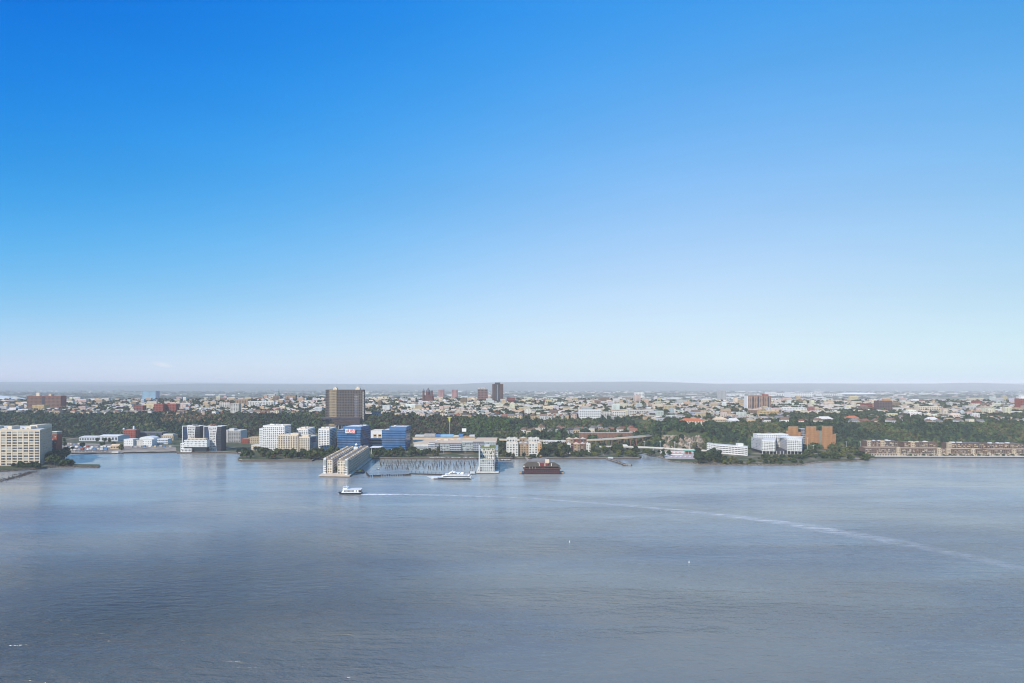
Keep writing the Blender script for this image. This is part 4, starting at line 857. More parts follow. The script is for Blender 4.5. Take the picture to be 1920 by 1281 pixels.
MB().bar((A.x, A.y, .4), (B.x, B.y, .4), 5, 1.6).build('deck', TIMBER, fd)
for t in np.linspace(.05, .95, 9): q = A + (B - A) * t; MB().cyl(q, .3, .25, -1, 5.5, 7).build('pile', TIMBER, fd)
fd = thing('yacht_gangway', 'cluttered timber gangway between the yacht and the glass pier', 'dock', G(888, 890, 0)); o0 = V2(G(888, 890, 0)); A, B = V2(G(880, 889, 0)) - o0, V2(G(897, 886, 0)) - o0
MB().bar((A.x, A.y, 1.2), (B.x, B.y, 1.6), 7, 1.2).build('deck', DECK, fd)
for t in np.linspace(0, 1, 7): q = A + (B - A) * t; MB().cyl(q, .35, .3, -1, random.uniform(3, 7), 7).build('pile', TIMBER, fd)
MB().box(-6, 2, -2, 3, 1.9, 5).build('kiosk', METAL, fd)
for pxs, pys, lab in (((1138, 1158, 1172), (862, 868, 873), 'crooked landing stage on piles off the grove'), ((1168, 1184), (873.5, 873.8), 'short landing platform on black piles, detached'), ((938, 957), (864, 863.6), 'small pale dock beside the glass pier')):
    c0 = V2(G(pxs[0], pys[0], 0)); ls = thing('landing_stage', lab, 'dock', (*c0, 0), 0, 'small landing stages')
    for k in range(len(pxs) - 1):
        A, B = V2(G(pxs[k], pys[k], 0)) - c0, V2(G(pxs[k + 1], pys[k + 1], 0)) - c0; n = (B - A).length; MB().bar((A.x, A.y, 2.0), (B.x, B.y, 2.0), 5, .6).build('deck', PALE if lab[0] == 's' and 'pale' in lab else DECK, ls)
        for t in np.linspace(0, 1, max(3, int(n / 5))): q = A + (B - A) * t; MB().obox(q, (1, 0), .45, 1.8, -1.5, random.uniform(2.4, 4.2)).build('pile', TIMBER, ls)
    if 'crooked' in lab: MB().box(2, 12, -2, 2, 2.4, 5.2).build('hut', METAL, ls)
# boardwalk on posts below the terraced apartments
bwk = Bld('boardwalk', 'pale boardwalk on dark posts below the terraced apartments', [(X(1640, 1312), 1312), (X(1935, 1308), 1308), (X(1935, 1328), 1324), (X(1640, 1326), 1324)], z0=0, cat='boardwalk'); bwk.prism('deck', PALE, 2.6, 3.6)
for px in np.linspace(1642, 1925, 50): d = 1310; bwk.prism('post', TIMBER, -2, 2.58, rect(px, px + 2.4, d + 3, 2))
for px in np.linspace(1642, 1925, 80): bwk.prism('rail_post', BRICK if random.random() < .4 else METAL, 3.61, 4.6, rect(px, px + .3, 1313, .3))

# rock edging along the natural banks: loose stones in a band
def stones(name, label, path, n, r0, r1, spread, m=None):
    v, f = [], []; P = [V2(G(*p, 0)) for p in path]; seg = [(P[i + 1] - P[i]).length for i in range(len(P) - 1)]; tot = sum(seg)
    for _ in range(n):
        s = random.random() * tot; i = 0
        while s > seg[i]: s -= seg[i]; i += 1
        c = P[i] + (P[i + 1] - P[i]) * (s / seg[i]) + Vector((random.gauss(0, spread), random.gauss(-.8, spread))); r = random.uniform(r0, r1); o = len(v); z = random.uniform(-.3, 1.6)
        for k, (a, bb, cc) in enumerate(((1, 0, 0), (-.5, .87, 0), (-.5, -.87, 0), (.2, .1, .8), (0, 0, -.6), (.5, .8, .4))): v.append((c.x + a * r * random.uniform(.7, 1.3), c.y + bb * r * random.uniform(.7, 1.3), z + cc * r))
        f += [(o, o + 1, o + 3), (o + 1, o + 2, o + 3), (o + 2, o, o + 3), (o + 1, o, o + 4), (o + 2, o + 1, o + 4), (o, o + 2, o + 4), (o, o + 5, o + 1), (o + 5, o + 3, o + 1), (o, o + 3, o + 5)]
    tag(link(name, new_mesh(name, v, f, m or STONE)), label, kind='stuff')
stones('bank_rubble', 'loose stone rubble along the banks', [(-20, 886), (32, 882.5), (62, 880.5), (100, 876.5), (136, 876), (186, 876.8)], 900, .5, 1.7, 2.0, mat('shore_rubble', (.14, .115, .09), .9, .2, var=.3, scale=.5))
stones('bank_rubble', 'loose stone rubble along the far right banks', [(1206, 851), (1240, 858.4), (1258, 866.4), (1300, 869), (1316, 872), (1400, 872.5), (1500, 873.2), (1525, 868), (1560, 866.5), (1600, 866), (1640, 861)], 1300, .5, 1.5, 1.5)

stones('pier_rubble', 'dark rubble of the rotted pier off the rocky shore', [(66, 884), (50, 889), (30, 895), (5, 902), (-20, 907)], 420, .4, 1.1, 3.2, mat('wet_rubble', (.075, .055, .042), .9, .2, var=.3, scale=.5))
# viaduct ------------------------------------------------------------------
def road_bridge(name, label, pts, w, th, gap, pier_w, m, pm, arch=False):
    c0 = pts[len(pts) // 2]; t = thing(name, label, 'viaduct', (c0[0], c0[1], 0)); P = [Vector(p) - Vector((c0[0], c0[1], 0)) for p in pts]
    L_, R_ = [], []
    for i, p in enumerate(P):
        d = (P[min(i + 1, len(P) - 1)] - P[max(i - 1, 0)]); n = Vector((-d.y, d.x, 0)).normalized() * w / 2; L_.append(p + n); R_.append(p - n)
    def strip(nm, za, zb, k0, k1, mm):
        vs, fs = [], []
        for l, r in zip(L_, R_):
            a = l + (r - l) * k0; c = l + (r - l) * k1; vs += [(a.x, a.y, a.z + za), (c.x, c.y, c.z + za), (c.x, c.y, c.z + zb), (a.x, a.y, a.z + zb)]
        for i in range(len(P) - 1):
            o = 4 * i; fs += [(o, o + 4, o + 5, o + 1), (o + 1, o + 5, o + 6, o + 2), (o + 2, o + 6, o + 7, o + 3), (o + 3, o + 7, o + 4, o)]
        fs += [(0, 1, 2, 3), tuple(4 * (len(P) - 1) + k for k in (3, 2, 1, 0))]
        MB().raw(vs, fs).build(nm, mm, t)
    strip('deck', -th, 0, 0, 1, m); strip('road_surface', .004, .06, .05, .95, ASPH); strip('parapet', .07, 1.3, 0, .03, PALE); strip('parapet', .07, 1.3, .97, 1, PALE)
    acc = 0
    for i in range(len(P) - 1):
        seg = P[i + 1] - P[i]; n = max(1, int(seg.length / gap))
        for k in range(n):
            q = P[i] + seg * ((k + .5) / n); u = Vector((seg.x, seg.y)).normalized()
            for off in (-.35, .35): v = Vector((-u.y, u.x)) * w * off; MB().obox((q.x + v.x, q.y + v.y), u, pier_w / 2, pier_w / 2, 0, q.z - th - .01).build('pier_column', pm, t)
            MB().obox((q.x, q.y), u, pier_w * .55, w * .45, q.z - th - 1.6, q.z - th - .005).build('pier_cap', pm, t)
    return t
def at(px, y_, d): return (X(px, d), d, Zat(y_, d))
road_bridge('road_viaduct', 'high tan road viaduct on dark columns climbing to the bluff', [at(936, 824, 1478), at(975, 825, 1480), at(1018, 826, 1482), at(1060, 827, 1488), at(1100, 825.5, 1500), at(1140, 823, 1512), at(1175, 820.5, 1522), at(1208, 817.5, 1540), at(1222, 816, 1562)], 13, 2.2, 13, 1.7, TAN, STEELR)
road_bridge('riverside_road_bridge', 'low pale road bridge running above the grove to the garage', [at(1124, 837.5, 1440), at(1165, 837.5, 1440), at(1205, 838.5, 1432), at(1245, 840.5, 1420), at(1285, 843, 1408), at(1332, 845.5, 1400)], 10, 1.3, 26, 1.4, PALE, CONC)
tr = thing('truss_footbridge', 'white steel truss bridge in the gap beside the brick apartments', 'bridge', (X(1040, 1466), 1466, 0)); g = MB(); z0, z1 = Zat(832, 1466), Zat(826.5, 1466); w = X(1060, 1466) - X(1018, 1466); n = 7
for k in range(n + 1):
    xx = -w / 2 + w * k / n
    for yy in (-3, 3): g.bar((xx, yy, z0), (xx, yy, z1), .45)
    if k < n:
        for yy in (-3, 3): g.bar((xx, yy, z0 if k % 2 else z1), (xx + w / n, yy, z1 if k % 2 else z0), .4)
for yy in (-3, 3): g.bar((-w / 2, yy, z1), (w / 2, yy, z1), .6); g.bar((-w / 2, yy, z0), (w / 2, yy, z0), .6)
g.build('truss', WHITE, tr); MB().box(-w / 2, w / 2, -2.7, 2.7, z0 - .5, z0 - .31).build('walkway', CONC, tr)
for xx in (-w / 2 + 1, w / 2 - 1): MB().box(xx - .8, xx + .8, -2.5, 2.5, 0, z0 - .52).build('pier_column', CONC, tr)
b = Bld('retaining_wall', 'long brown retaining wall above the viaduct, below the slope houses', [(X(1086, 1590), 1590), (X(1186, 1596), 1596), (X(1186, 1600), 1600), (X(1086, 1594), 1594)], z0=3, cat='wall'); b.prism('wall', STEELR, 0, Zat(811.5, 1592)); b.prism('coping', PALE, Zat(811.5, 1592) + .005, Zat(811.2, 1592) + .3, inset=-.3)
for px in np.linspace(1088, 1184, 17): b.prism('buttress', BROWN, 0, Zat(812.2, 1592), rect(px, px + .8, 1588.6 + (px - 1088) / 96 * 6, 1.3))

# riverside club: terrace, umbrellas, pavilion
b = Bld('club_terrace', 'pale paved club terrace by the river, right of the grove', [G(1248, 860, 2.5)[:2], G(1302, 861, 2.5)[:2], G(1304, 848, 2.5)[:2], G(1240, 846, 2.5)[:2]], z0=2.5, cat='terrace'); b.prism('paving', mat('club_paving', (.40, .37, .35), .9, .2), 2.2, 3.0); b.prism('upper_paving', CREAM, 2.3, 3.9, [G(1238, 850, 3)[:2], G(1284, 850, 3)[:2], G(1284, 844.5, 3)[:2], G(1232, 844.5, 3)[:2]])
b = Bld('green_pavilion', 'pavilion with a bright green awning roof on the club terrace', rect(1284, 1307, D(852, 3), 10), z0=3, cat='pavilion'); b.prism('roof', GREENC, 9.4, 10.4, inset=-.6); b.prism('wall', BRICK, 3, 9, rect(1285, 1296, D(852, 3) + 3, 6))
for px in (1284.5, 1291, 1298, 1306): b.prism('post', WHITE, 3, 9.38, rect(px, px + .4, D(852, 3) + .3, .4))
b = Bld('club_kiosk', 'red and white striped kiosk row on the club terrace', rect(1252, 1281, D(853, 3), 7), z0=3, cat='kiosk'); b.prism('wall', WHITE, 3, 6.6)
for k in range(8): b.prism('awning', RED if k % 2 == 0 else WHITE, 6.7, 7.3, rect(1252 + k * 3.62, 1255.5 + k * 3.62, D(853, 3) - 1.5, 5))
UMB = MB(); UMB.cyl((0, 0), .06, .06, 0, 2.6, 6); UMB.cur = 1; UMB.cyl((0, 0), 1.9, .05, 2.5, 3.5, 8); um = UMB.mesh('club_umbrella', [METAL, RED]); um2 = UMB.mesh('club_umbrella', [METAL, WHITE])
for k in range(16):
    px = 1256 + k * 2.9; py = 857.5 + (k % 3) * 1.1; x, y, _ = G(px, py, 3); red = k % 3 != 1; u_ = thing('club_umbrella', f"{'red' if red else 'white'} umbrella, {ordinal(k + 1)} from the left on the club terrace", 'umbrella', (x, y, 3), 0, 'umbrellas on the club terrace')
    MB().cyl((0, 0), .06, .06, 0, 2.6, 6).build('pole', METAL, u_); MB().cyl((0, 0), 1.9, .05, 2.5, 3.5, 8).build('canopy', RED if red else WHITE, u_)

# yellow tower on the slope, lamp posts
x, d = X(843, 1640), 1640; zg = hz(x, d); yt = thing('yellow_tank_tower', 'bright yellow tank on a thin mast above the dark trees', 'tower', (x, d, zg)); H1, H2 = Zat(791, d) - zg, Zat(783, d) - zg
MB().cyl((0, 0), .5, .4, 0, H1, 8).build('mast', mat('pale_yellow_steel', (.55, .56, .30), .6, .4), yt); MB().cyl((0, 0), 1.8, 3.4, H1 + .01, H2, 10).build('tank', YELLOW, yt); MB().box(-5.5, 5.5, -3, 3, H2 + .01, H2 + 1.2).build('platform', YELLOW, yt)
def lamp(px, d, z0, h, lab):
    t = thing('lamp_post', lab, 'lamp post', (X(px, d), d, z0), 0, 'tall lamp posts'); MB().cyl((0, 0), .35, .2, 0, h, 7).build('pole', METAL, t); MB().box(-1.6, 1.6, -.5, .5, h, h + .8).build('lamp_head', WHITE, t)
for px, d, h, lab in ((1514, 1400, 30, 'tall lamp mast in front of the broad orange tower'), (1587, 1440, 18, 'lamp post on the bushy bank, right of the orange tower'), (1613, 1440, 18, 'lamp post just left of the terraced apartments'), (1525, 1395, 14, 'short lamp post on the bank below the orange tower'), (1208, 1436, 14, 'lamp post at the left end of the low road bridge'), (1238, 1428, 14, 'lamp post on the low road bridge below the rock face'), (1265, 1420, 14, 'lamp post on the low road bridge near the club terrace'), (1293, 1412, 14, 'lamp post on the low road bridge behind the green pavilion'), (795, 1392, 13, 'lamp post in front of the riverside complex, left part'), (818, 1372, 13, 'lamp post in front of the striped block of the complex'), (832, 1372, 13, 'lamp post before the green glazed block of the complex'), (872, 1372, 13, 'lamp post before the taller green block of the complex')):
    lamp(px, d, 2.5 if px < 1100 or px > 1400 else 8, h, lab)

# boatyard paving and trailers
yp = [G(a, b_, LAND_Z)[:2] for a, b_ in ((132, 849), (205, 848.5), (330, 846.5), (330, 838), (230, 834), (118, 830), (116, 842))]
b = MB(); b.prism(yp, LAND_Z - .3, LAND_Z + .06)
tag(b.build('boatyard_paving', mat('yard_gravel', (.25, .21, .17), .95, .15, var=.55, scale=.06)), 'tan gravel yard behind the quay', kind='structure')
TCOL = [('white', WHITE), ('white', WHITE), ('tan', TAN), ('grey', CONC), ('rust red', BRICK), ('blue', BLUEC), ('cream', CREAM)]
for row, (yy, a0, a1, n) in enumerate(((843.8, 130, 232, 14), (839.3, 122, 225, 13), (833.5, 118, 150, 5), (838.5, 240, 322, 9))):
    for k in range(n):
        cn, cm = random.choice(TCOL); x, y, _ = G(a0 + (a1 - a0) * (k + random.uniform(.2, .8)) / n, yy + random.uniform(-.7, .7), LAND_Z); w_ = random.uniform(4, 8)
        if 205 < PX(x, y) < 224 and yy > 838: continue
        t = thing('yard_trailer', f'{cn} trailer, {ordinal(k + 1)} from the left in the {("front", "second", "back", "plant yard")[row]} trailer row of the boatyard', 'trailer', (x, y, LAND_Z + .06), random.uniform(-.3, .3), 'trailers in the boatyard')
        MB().box(-w_ / 2, w_ / 2, -1.4, 1.4, .7, random.uniform(3, 4.2)).build('body', cm, t); MB().box(-w_ * .3, w_ * .3, -1.2, 1.2, 0, .69).build('undercarriage', CONC, t)
# cars -----------------------------------------------------------------------
CAR_B = MB(); CAR_B.prism([(-2.3, -.9), (2.3, -.9), (2.3, .9), (-2.3, .9)], .35, .95, [(-2.2, -.85), (2.2, -.85), (2.2, .85), (-2.2, .85)]); CAR_C = MB(); CAR_C.prism([(-1.5, -.8), (1.3, -.8), (1.3, .8), (-1.5, .8)], .96, 1.55, [(-.9, -.65), (.8, -.65), (.8, .65), (-.9, .65)])
CAR_W = MB()
for xx in (-1.4, 1.4):
    for yy in (-.92, .92): CAR_W.prism([(xx + .34 * math.cos(a), 0) for a in (0, 1)] + [(xx, .1)], 0, .1) if False else CAR_W.box(xx - .33, xx + .33, yy - .1, yy + .1, .02, .66)
CC = {n: mat('car_' + n, c, .35, .5, var=.02) for n, c in (('white', (.75, .75, .75)), ('silver', (.42, .43, .45)), ('black', (.02, .02, .024)), ('red', (.35, .03, .03)), ('blue', (.04, .08, .22)), ('grey', (.15, .15, .16)))}
cb_m = {n: CAR_B.mesh('body', m) for n, m in CC.items()}; cc_m = CAR_C.mesh('cabin', GLASS); cw_m = CAR_W.mesh('wheels', mat('tyre', (.02, .02, .02), .9, .1))
def car(x, y, z, rz, col, lab, grp, sc=1.0):
    t = thing('parked_car', lab, 'car', (x, y, z), rz, grp); t.scale = (sc,) * 3
    link('body', cb_m[col], t); link('cabin', cc_m, t); link('wheels', cw_m, t)
CK = ['white', 'white', 'silver', 'silver', 'black', 'grey', 'red', 'blue']
for row, (yy, a0, a1, n) in enumerate(((846.5, 140, 203, 19), (841.5, 128, 196, 17), (837.5, 120, 190, 16))):
    for k in range(n):
        c = random.choice(CK); x, y, _ = G(a0 + (a1 - a0) * (k + .5) / n + random.uniform(-.6, .6), yy, 2.5); car(x, y, LAND_Z + .004, R(90) + random.uniform(-.1, .1), c, f'{c} car, {ordinal(k + 1)} from the left in the {("waterside", "middle", "inner")[row]} boatyard row', 'cars parked in the boatyard', 1.25)
for k in range(20):
    c = random.choice(CK[:5]); x, y, _ = G(808 + k * 4.1, 858.2, 2.5); car(x, y, LAND_Z + .004, random.uniform(-.1, .1), c, f'{c} car, {ordinal(k + 1)} from the left along the complex waterfront', 'cars along the complex waterfront', 1.2)
for k, (px, y_, d) in enumerate(((950, 824.3, 1478), (985, 825.2, 1480.5), (1030, 826.2, 1484), (1090, 826, 1497), (1128, 823.8, 1509), (1150, 822.3, 1515), (1170, 820.9, 1520.5), (1190, 819.3, 1530))):
    c = random.choice(CK[:4]); x, y, z = at(px, y_, d); car(x, y, z + .35, .1, c, f'{c} car, {ordinal(k + 1)} from the left on the high viaduct', 'cars on the viaduct', 1.2)
x, y, z = at(1172, 837.5, 1440); t = thing('box_truck', 'white box truck on the low road bridge', 'truck', (x, y, z + .07)); MB().box(-5, 3.4, -1.3, 1.3, 1.0, 4.6).build('cargo_box', WHITE, t); MB().box(3.5, 5.6, -1.2, 1.2, .6, 3.2).build('cab', WHITE, t)
for xx in (-3.5, 4.4):
    for yy in (-1.1, 1.1): MB().box(xx - .5, xx + .5, yy - .2, yy + .2, 0, 1.0).build('wheel', CC['black'], t)

# wakes ----------------------------------------------------------------------
def foam_material(name, dens, sc):
    m = bpy.data.materials.new(name); m.use_nodes = True; t = m.node_tree; b = t.nodes['Principled BSDF']; b.inputs['Base Color'].default_value = (.78, .80, .80, 1); b.inputs['Roughness'].default_value = .7
    a = t.nodes.new('ShaderNodeAttribute'); a.attribute_name = 'foam'; g = t.nodes.new('ShaderNodeNewGeometry'); mp = t.nodes.new('ShaderNodeMapping'); mp.inputs['Scale'].default_value = (.35, 1, 1); t.links.new(g.outputs['Position'], mp.inputs[0])
    n = t.nodes.new('ShaderNodeTexNoise'); n.inputs['Scale'].default_value = sc; n.inputs['Detail'].default_value = 5; t.links.new(mp.outputs[0], n.inputs['Vector'])
    r = t.nodes.new('ShaderNodeMapRange'); r.inputs[1].default_value = .35; r.inputs[2].default_value = .7; t.links.new(n.outputs['Fac'], r.inputs[0])
    mu = t.nodes.new('ShaderNodeMath'); mu.operation = 'MULTIPLY'; t.links.new(a.outputs['Fac'], mu.inputs[0]); t.links.new(r.outputs[0], mu.inputs[1])
    m2 = t.nodes.new('ShaderNodeMath'); m2.operation = 'MULTIPLY'; m2.use_clamp = True; t.links.new(mu.outputs[0], m2.inputs[0]); m2.inputs[1].default_value = dens; t.links.new(m2.outputs[0], b.inputs['Alpha']); return m
def wake(label, path, dens, sc=.35):
    """path: photo column, photo row, half width (m), strength"""
    vs, fs, at_ = [], [], []; P = []
    for (a, b_) in zip(path, path[1:]):
        for k in range(14): P.append([a[i] + (b_[i] - a[i]) * k / 14 for i in range(4)])
    P.append(list(path[-1])); W = [V2(G(p[0], p[1], 0)) for p in P]
    for i, p in enumerate(P):
        d = (W[min(i + 1, len(W) - 1)] - W[max(i - 1, 0)]).normalized(); n = Vector((-d.y, d.x))
        for k, e in ((-1, 0), (-.55, .75), (0, 1), (.55, .75), (1, 0)): q = W[i] + n * p[2] * k; vs.append((q.x, q.y, .05)); at_.append(e * p[3])
    for i in range(len(P) - 1):
        for k in range(4): o = 5 * i + k; fs.append((o, o + 1, o + 6, o + 5))
    me = new_mesh('wake_foam', vs, fs, foam_material('wake_foam', dens, sc)); a = me.attributes.new('foam', 'FLOAT', 'POINT'); a.data.foreach_set('value', at_)
    tag(link('wake_foam', me), label, kind='stuff')
wake('bright foam close behind the ferry', [(678, 926.8, 4.6, 3.6), (700, 927.2, 5.6, 2.6), (760, 927.5, 6, .95), (830, 928.7, 6.5, .65), (930, 931.5, 6, .5)], 1.15)
wake('faint upper bow wave line spreading behind the ferry', [(664, 925, 1.2, .5), (740, 923, 1.6, .5), (840, 921.5, 2, .3), (930, 921, 2, .1)], .8, .3)
wake('faint lower bow wave line spreading behind the ferry', [(664, 928.6, 1.2, .5), (740, 932, 1.6, .5), (840, 937, 2, .3), (930, 942, 2, .1)], .8, .3)
wake('long fading wake of the ferry sweeping across the river', [(920, 931, 5, .5), (1000, 935, 6, .45), (1100, 942, 6.5, .42), (1200, 950, 8, .42), (1300, 960, 10, .48), (1400, 971, 13, .55), (1500, 985, 16, .55), (1560, 996, 17, .48), (1640, 1009, 16, .38), (1740, 1028, 14, .28), (1840, 1049, 13, .2), (1930, 1068, 12, .22)], 1.1, .16)
wake('faint older wake line far out on the river', [(1280, 941, 4, .1), (1500, 930, 5, .35), (1700, 920, 5, .4), (1930, 908, 5, .4)], .5, .15)
wake('faint cross wake below the long wake', [(960, 979, 5, .15), (1080, 972, 6, .3), (1250, 966, 6, .35), (1330, 963, 6, .1)], .5, .15)

# ------------------------------------------------------------------ hilltop landmarks
def onhill(px, py):
    """depth at which the hill surface is seen at this photo row"""
    e = float(np.interp(px, C_PX, C_EDGE)); ds = np.linspace(e - 40, RIDGE + 200, 300); zs = hill_z(X(px, ds), ds); ys = HY + FPX * (CH - zs) / ds
    k = np.where(ys <= py)[0]; d = ds[k[0]] if len(k) else RIDGE
    return float(d), hz(X(px, d), d)
KEEP = []                                         # (x, y, radius) kept clear of houses and trees
def hill_block(name, label, pl, pr, yb, yt, m, nb, nf, dep=25, gm=None, kinds='ggb', d=None, z0=None, side=None, group=None, cat='building', pier=.4, span=.45, rm=None, join=True):
    if d is None: d, z0 = onhill((pl + pr) / 2, yb)
    f = rect(pl, pr, d, dep) if side is None else foot3(pl, d, pr, d - 2, side[0], d + side[1]); z1 = Zat(yt, d)
    b = Bld(name, label, f, z0=z0, cat=cat, group=group); b.core(m, z1, z0=z0 - 8, rm=rm); b.facade(f[0], f[1], z0 + 1, z1 - .8, nb, nf, gm or m, pier, span, .4, kinds, join=join)
    if side: b.facade(f[1], f[2], z0 + 1, z1 - .8, max(2, nb // 3), nf, gm or m, pier, span, .4, kinds, join=True)
    KEEP.append(((X(pl, d) + X(pr, d)) / 2, d + dep / 2, (X(pr, d) - X(pl, d)) / 2 + 9)); b.z1 = z1; b.d = d; return b
b = hill_block('red_block', 'massive dark red brick housing block with tan roof tanks', 50.5, 114, 768, 743, BRICK, 26, 9, 30, BROWN); b.prism('centre_recess', DARK, b.z0, b.z1 - 1, rect(78, 83.5, b.d - .9, .8)); b.prism('roof_tank', CREAM, b.z1 + .4, Zat(736.5, b.d), rect(68, 74, b.d + 5, 14)); b.prism('roof_tank', TAN, b.z1 + .4, Zat(739, b.d), rect(91, 96, b.d + 5, 14))
hill_block('tan_block', 'mustard tan apartment block below the red brick block', 60, 83, 771.5, 760, mat('mustard_brick', (.52, .36, .15), .85, .2), 9, 5)
hill_block('brick_row', 'red brick apartment row at the cliff edge, left of centre', 289, 306, 777, 758, BRICK, 6, 5, 22)
hill_block('brick_row', 'longer red brick apartment row with cream roof edge at the cliff', 307, 330, 776, 758, BRICK, 8, 5, 22, rm=CREAM)
hill_block('brick_row', 'small red brick block left of the longer brick rows', 251, 268, 774, 761, BRICK, 6, 4, 20)
hill_block('brick_block', 'red brick block with white banded windows over the tan slope', 411, 431, 769, 754, BRICK, 6, 6, 22, PALE)
hill_block('tan_block', 'tall tan block with dark balconies next to the banded brick block', 432, 448, 777, 757, TAN, 5, 8, 18, PALE)
hill_block('tan_block', 'broad tan block on the crest left of the church spire', 441, 465, 764, 749, STB, 8, 6, 22)
hill_block('cream_row', 'long cream apartment row left below the church spire', 465, 513, 763, 753, LTC, 16, 4, 18, rm=ROOFT)
hill_block('brick_block', 'brown brick block on the crest right of the church spire', 535, 554, 752, 741, BROWN, 7, 4, 20, STB)
# church with a spire
d, z0 = onhill(523, 752); ch = thing('spired_church', 'brown church with a tall thin green spire on the crest', 'church', (X(523, d), d, z0)); k = d / FPX
MB().box(-3.2 * k, 3.2 * k, -3, 12 * k, -5, Zat(746, d) - z0).build('nave', STB, ch); MB().gable(-3.2 * k, 3.2 * k, -3, 12 * k, Zat(746, d) - z0 + .01, Zat(742, d) - z0, 'y', .4).build('nave_roof', ROOFG, ch); MB().box(-1.9 * k, 1.9 * k, -5, -5 + 3.6 * k, -5, Zat(742.5, d) - z0).build('tower', STB, ch); MB().cyl((0, -5 + 1.8 * k), 1.8 * k, .1, Zat(742.5, d) - z0 + .01, Zat(729, d) - z0, 8).build('spire', mat('copper_green', (.10, .15, .14), .7, .3), ch)
KEEP.append((X(523, d), d + 8, 16))
# wide slab tower with podium on the cliff edge
d = 1800; zb = hz(X(646, d), d) - 1; f = foot3(610.5, d, 682, d - 3, 684.3, d + 24); z1 = Zat(731.5, d)
b = Bld('slab_tower', 'huge wide slab tower with gridded balconies on the cliff edge', f, z0=zb, cat='tower'); BAL = mat('bronze_grid', (.115, .095, .085), .8, .3, var=.1)
b.core(mat('bronze_wall', (.055, .045, .045), .7, .3, var=.2), z1, z0=zb - 12, rm=ROOFG); b.facade(f[0], f[1], zb + 1, z1 - .8, 24, 22, mat('balcony_edge', (.15, .122, .105), .8, .2, var=.1), .22, .30, 1.0, 'gggb', join=True); b.facade(f[1], f[2], zb + 1, z1 - 1, 4, 23, DARK, .3, .4, .5, 'g', join=True)
fr = rect(617.5, 631, d - 1.9, 2); b.core(mat('tower_buff', (.34, .265, .17), .8, .2, var=.08), z1 - 1, foot=fr, part='buff_band', parapet=False, z0=zb); b.facade(fr[0], fr[1], zb + 1, z1 - 2, 6, 22, mat('tower_buff', (0, 0, 0)), .45, .5, .4, 'g', join=True)
fr = rect(664, 672, d - 2.6, 2); b.core(DARK, z1 - 12, foot=fr, part='dark_band', parapet=False, z0=zb + 8); b.facade(fr[0], fr[1], zb + 9, z1 - 13, 4, 17, CONC, .2, .3, .4, ['gd'], join=True); fr = rect(680, 682.2, d - 3.5, 2); b.core(PALE, z1 - 4, foot=fr, part='edge_fin', parapet=False, z0=zb)
for a0, a1, yt in ((624.5, 632, 727.3), (666.5, 674.5, 727.0)):
    b.prism('roof_tower', CREAM, z1 + .4, Zat(yt, d), rect(a0, a1, d + 4, 12)); b.prism('roof_tower_cap', CREAM, Zat(yt, d) + .01, Zat(yt - 1.8, d), rect(a0 + 2.5, a1 - 2, d + 6, 6))
MB().cyl(b.L((X(628.5, d), d + 9)), .35, .1, Zat(722.5, d) - zb, Zat(716, d) - zb, 6).build('aerial', METAL, b.root)
for dy, pa, pb, ya, yb_ in ((-16, 603, 676, 783, 786.5), (-24, 622, 675, 788, 792), (-32, 627, 674, 793.5, 797)):
    dd = d + dy; b.prism('podium_deck', DARK, Zat(yb_, dd), Zat(ya, dd), rect(pa, pb, dd, -dy)); b.prism('podium_edge', BROWN, Zat(ya, dd) + .01, Zat(ya, dd) + 1.1, rect(pa, pb, dd - .4, .5))
for px in np.linspace(628, 672, 8): b.prism('stilt', CONC, Zat(812, 1766), Zat(797, 1768) - .01, rect(px, px + .8, 1770, 1.4))
KEEP.append((X(646, d), d, 62)); 
# domed basilica
d, z0 = onhill(802, 756); ch = thing('domed_church', 'dark red domed church with corner turrets on the hilltop', 'church', (X(802, d), d, z0)); k = d / FPX; CHB = mat('dark_church_brick', (.115, .055, .05), .85, .2, var=.15)
def zz(y_): return Zat(y_, d) - z0
MB().box(-9.5 * k, 9.5 * k, 0, 16 * k, -6, zz(743)).build('nave', CHB, ch); MB().gable(-9.5 * k, 9.5 * k, 0, 16 * k, zz(743) + .01, zz(739.5), 'y').build('nave_roof', CHB, ch)
for sx_ in (-8, 7.6): MB().box((sx_ - 1.9) * k, (sx_ + 1.9) * k, -2, -2 + 3.8 * k, -6, zz(733)).build('turret', CHB, ch); MB().cyl((sx_ * k, -2 + 1.9 * k), 2.0 * k, .1, zz(733) + .01, zz(728.5 if sx_ < 0 else 730.5), 8).build('turret_cap', ROOFG, ch)
g = MB(); g.cyl((0, 6 * k), 4.4 * k, 4.4 * k, zz(741), zz(735), 12); g.build('drum', CHB, ch); g = MB(); R0 = 4.5 * k
for i in range(5):
    a0, a1 = i * math.pi / 10, (i + 1) * math.pi / 10; g.cyl((0, 6 * k), R0 * math.cos(a0), max(.2, R0 * math.cos(a1)), zz(735) + R0 * 1.15 * math.sin(a0), zz(735) + R0 * 1.15 * math.sin(a1), 12)
g.build('dome', mat('slate_dome', (.10, .10, .12), .6, .3, var=.1), ch); MB().cyl((0, 6 * k), 1.0 * k, .8 * k, zz(735) + R0 * 1.15, zz(735) + R0 * 1.15 + 2 * k, 8).build('lantern', CHB, ch); MB().cyl((0, 6 * k), .5 * k, .05, zz(735) + R0 * 1.15 + 2 * k, zz(726.5), 6).build('finial', ROOFG, ch)
KEEP.append((X(802, d), d + 12, 26))
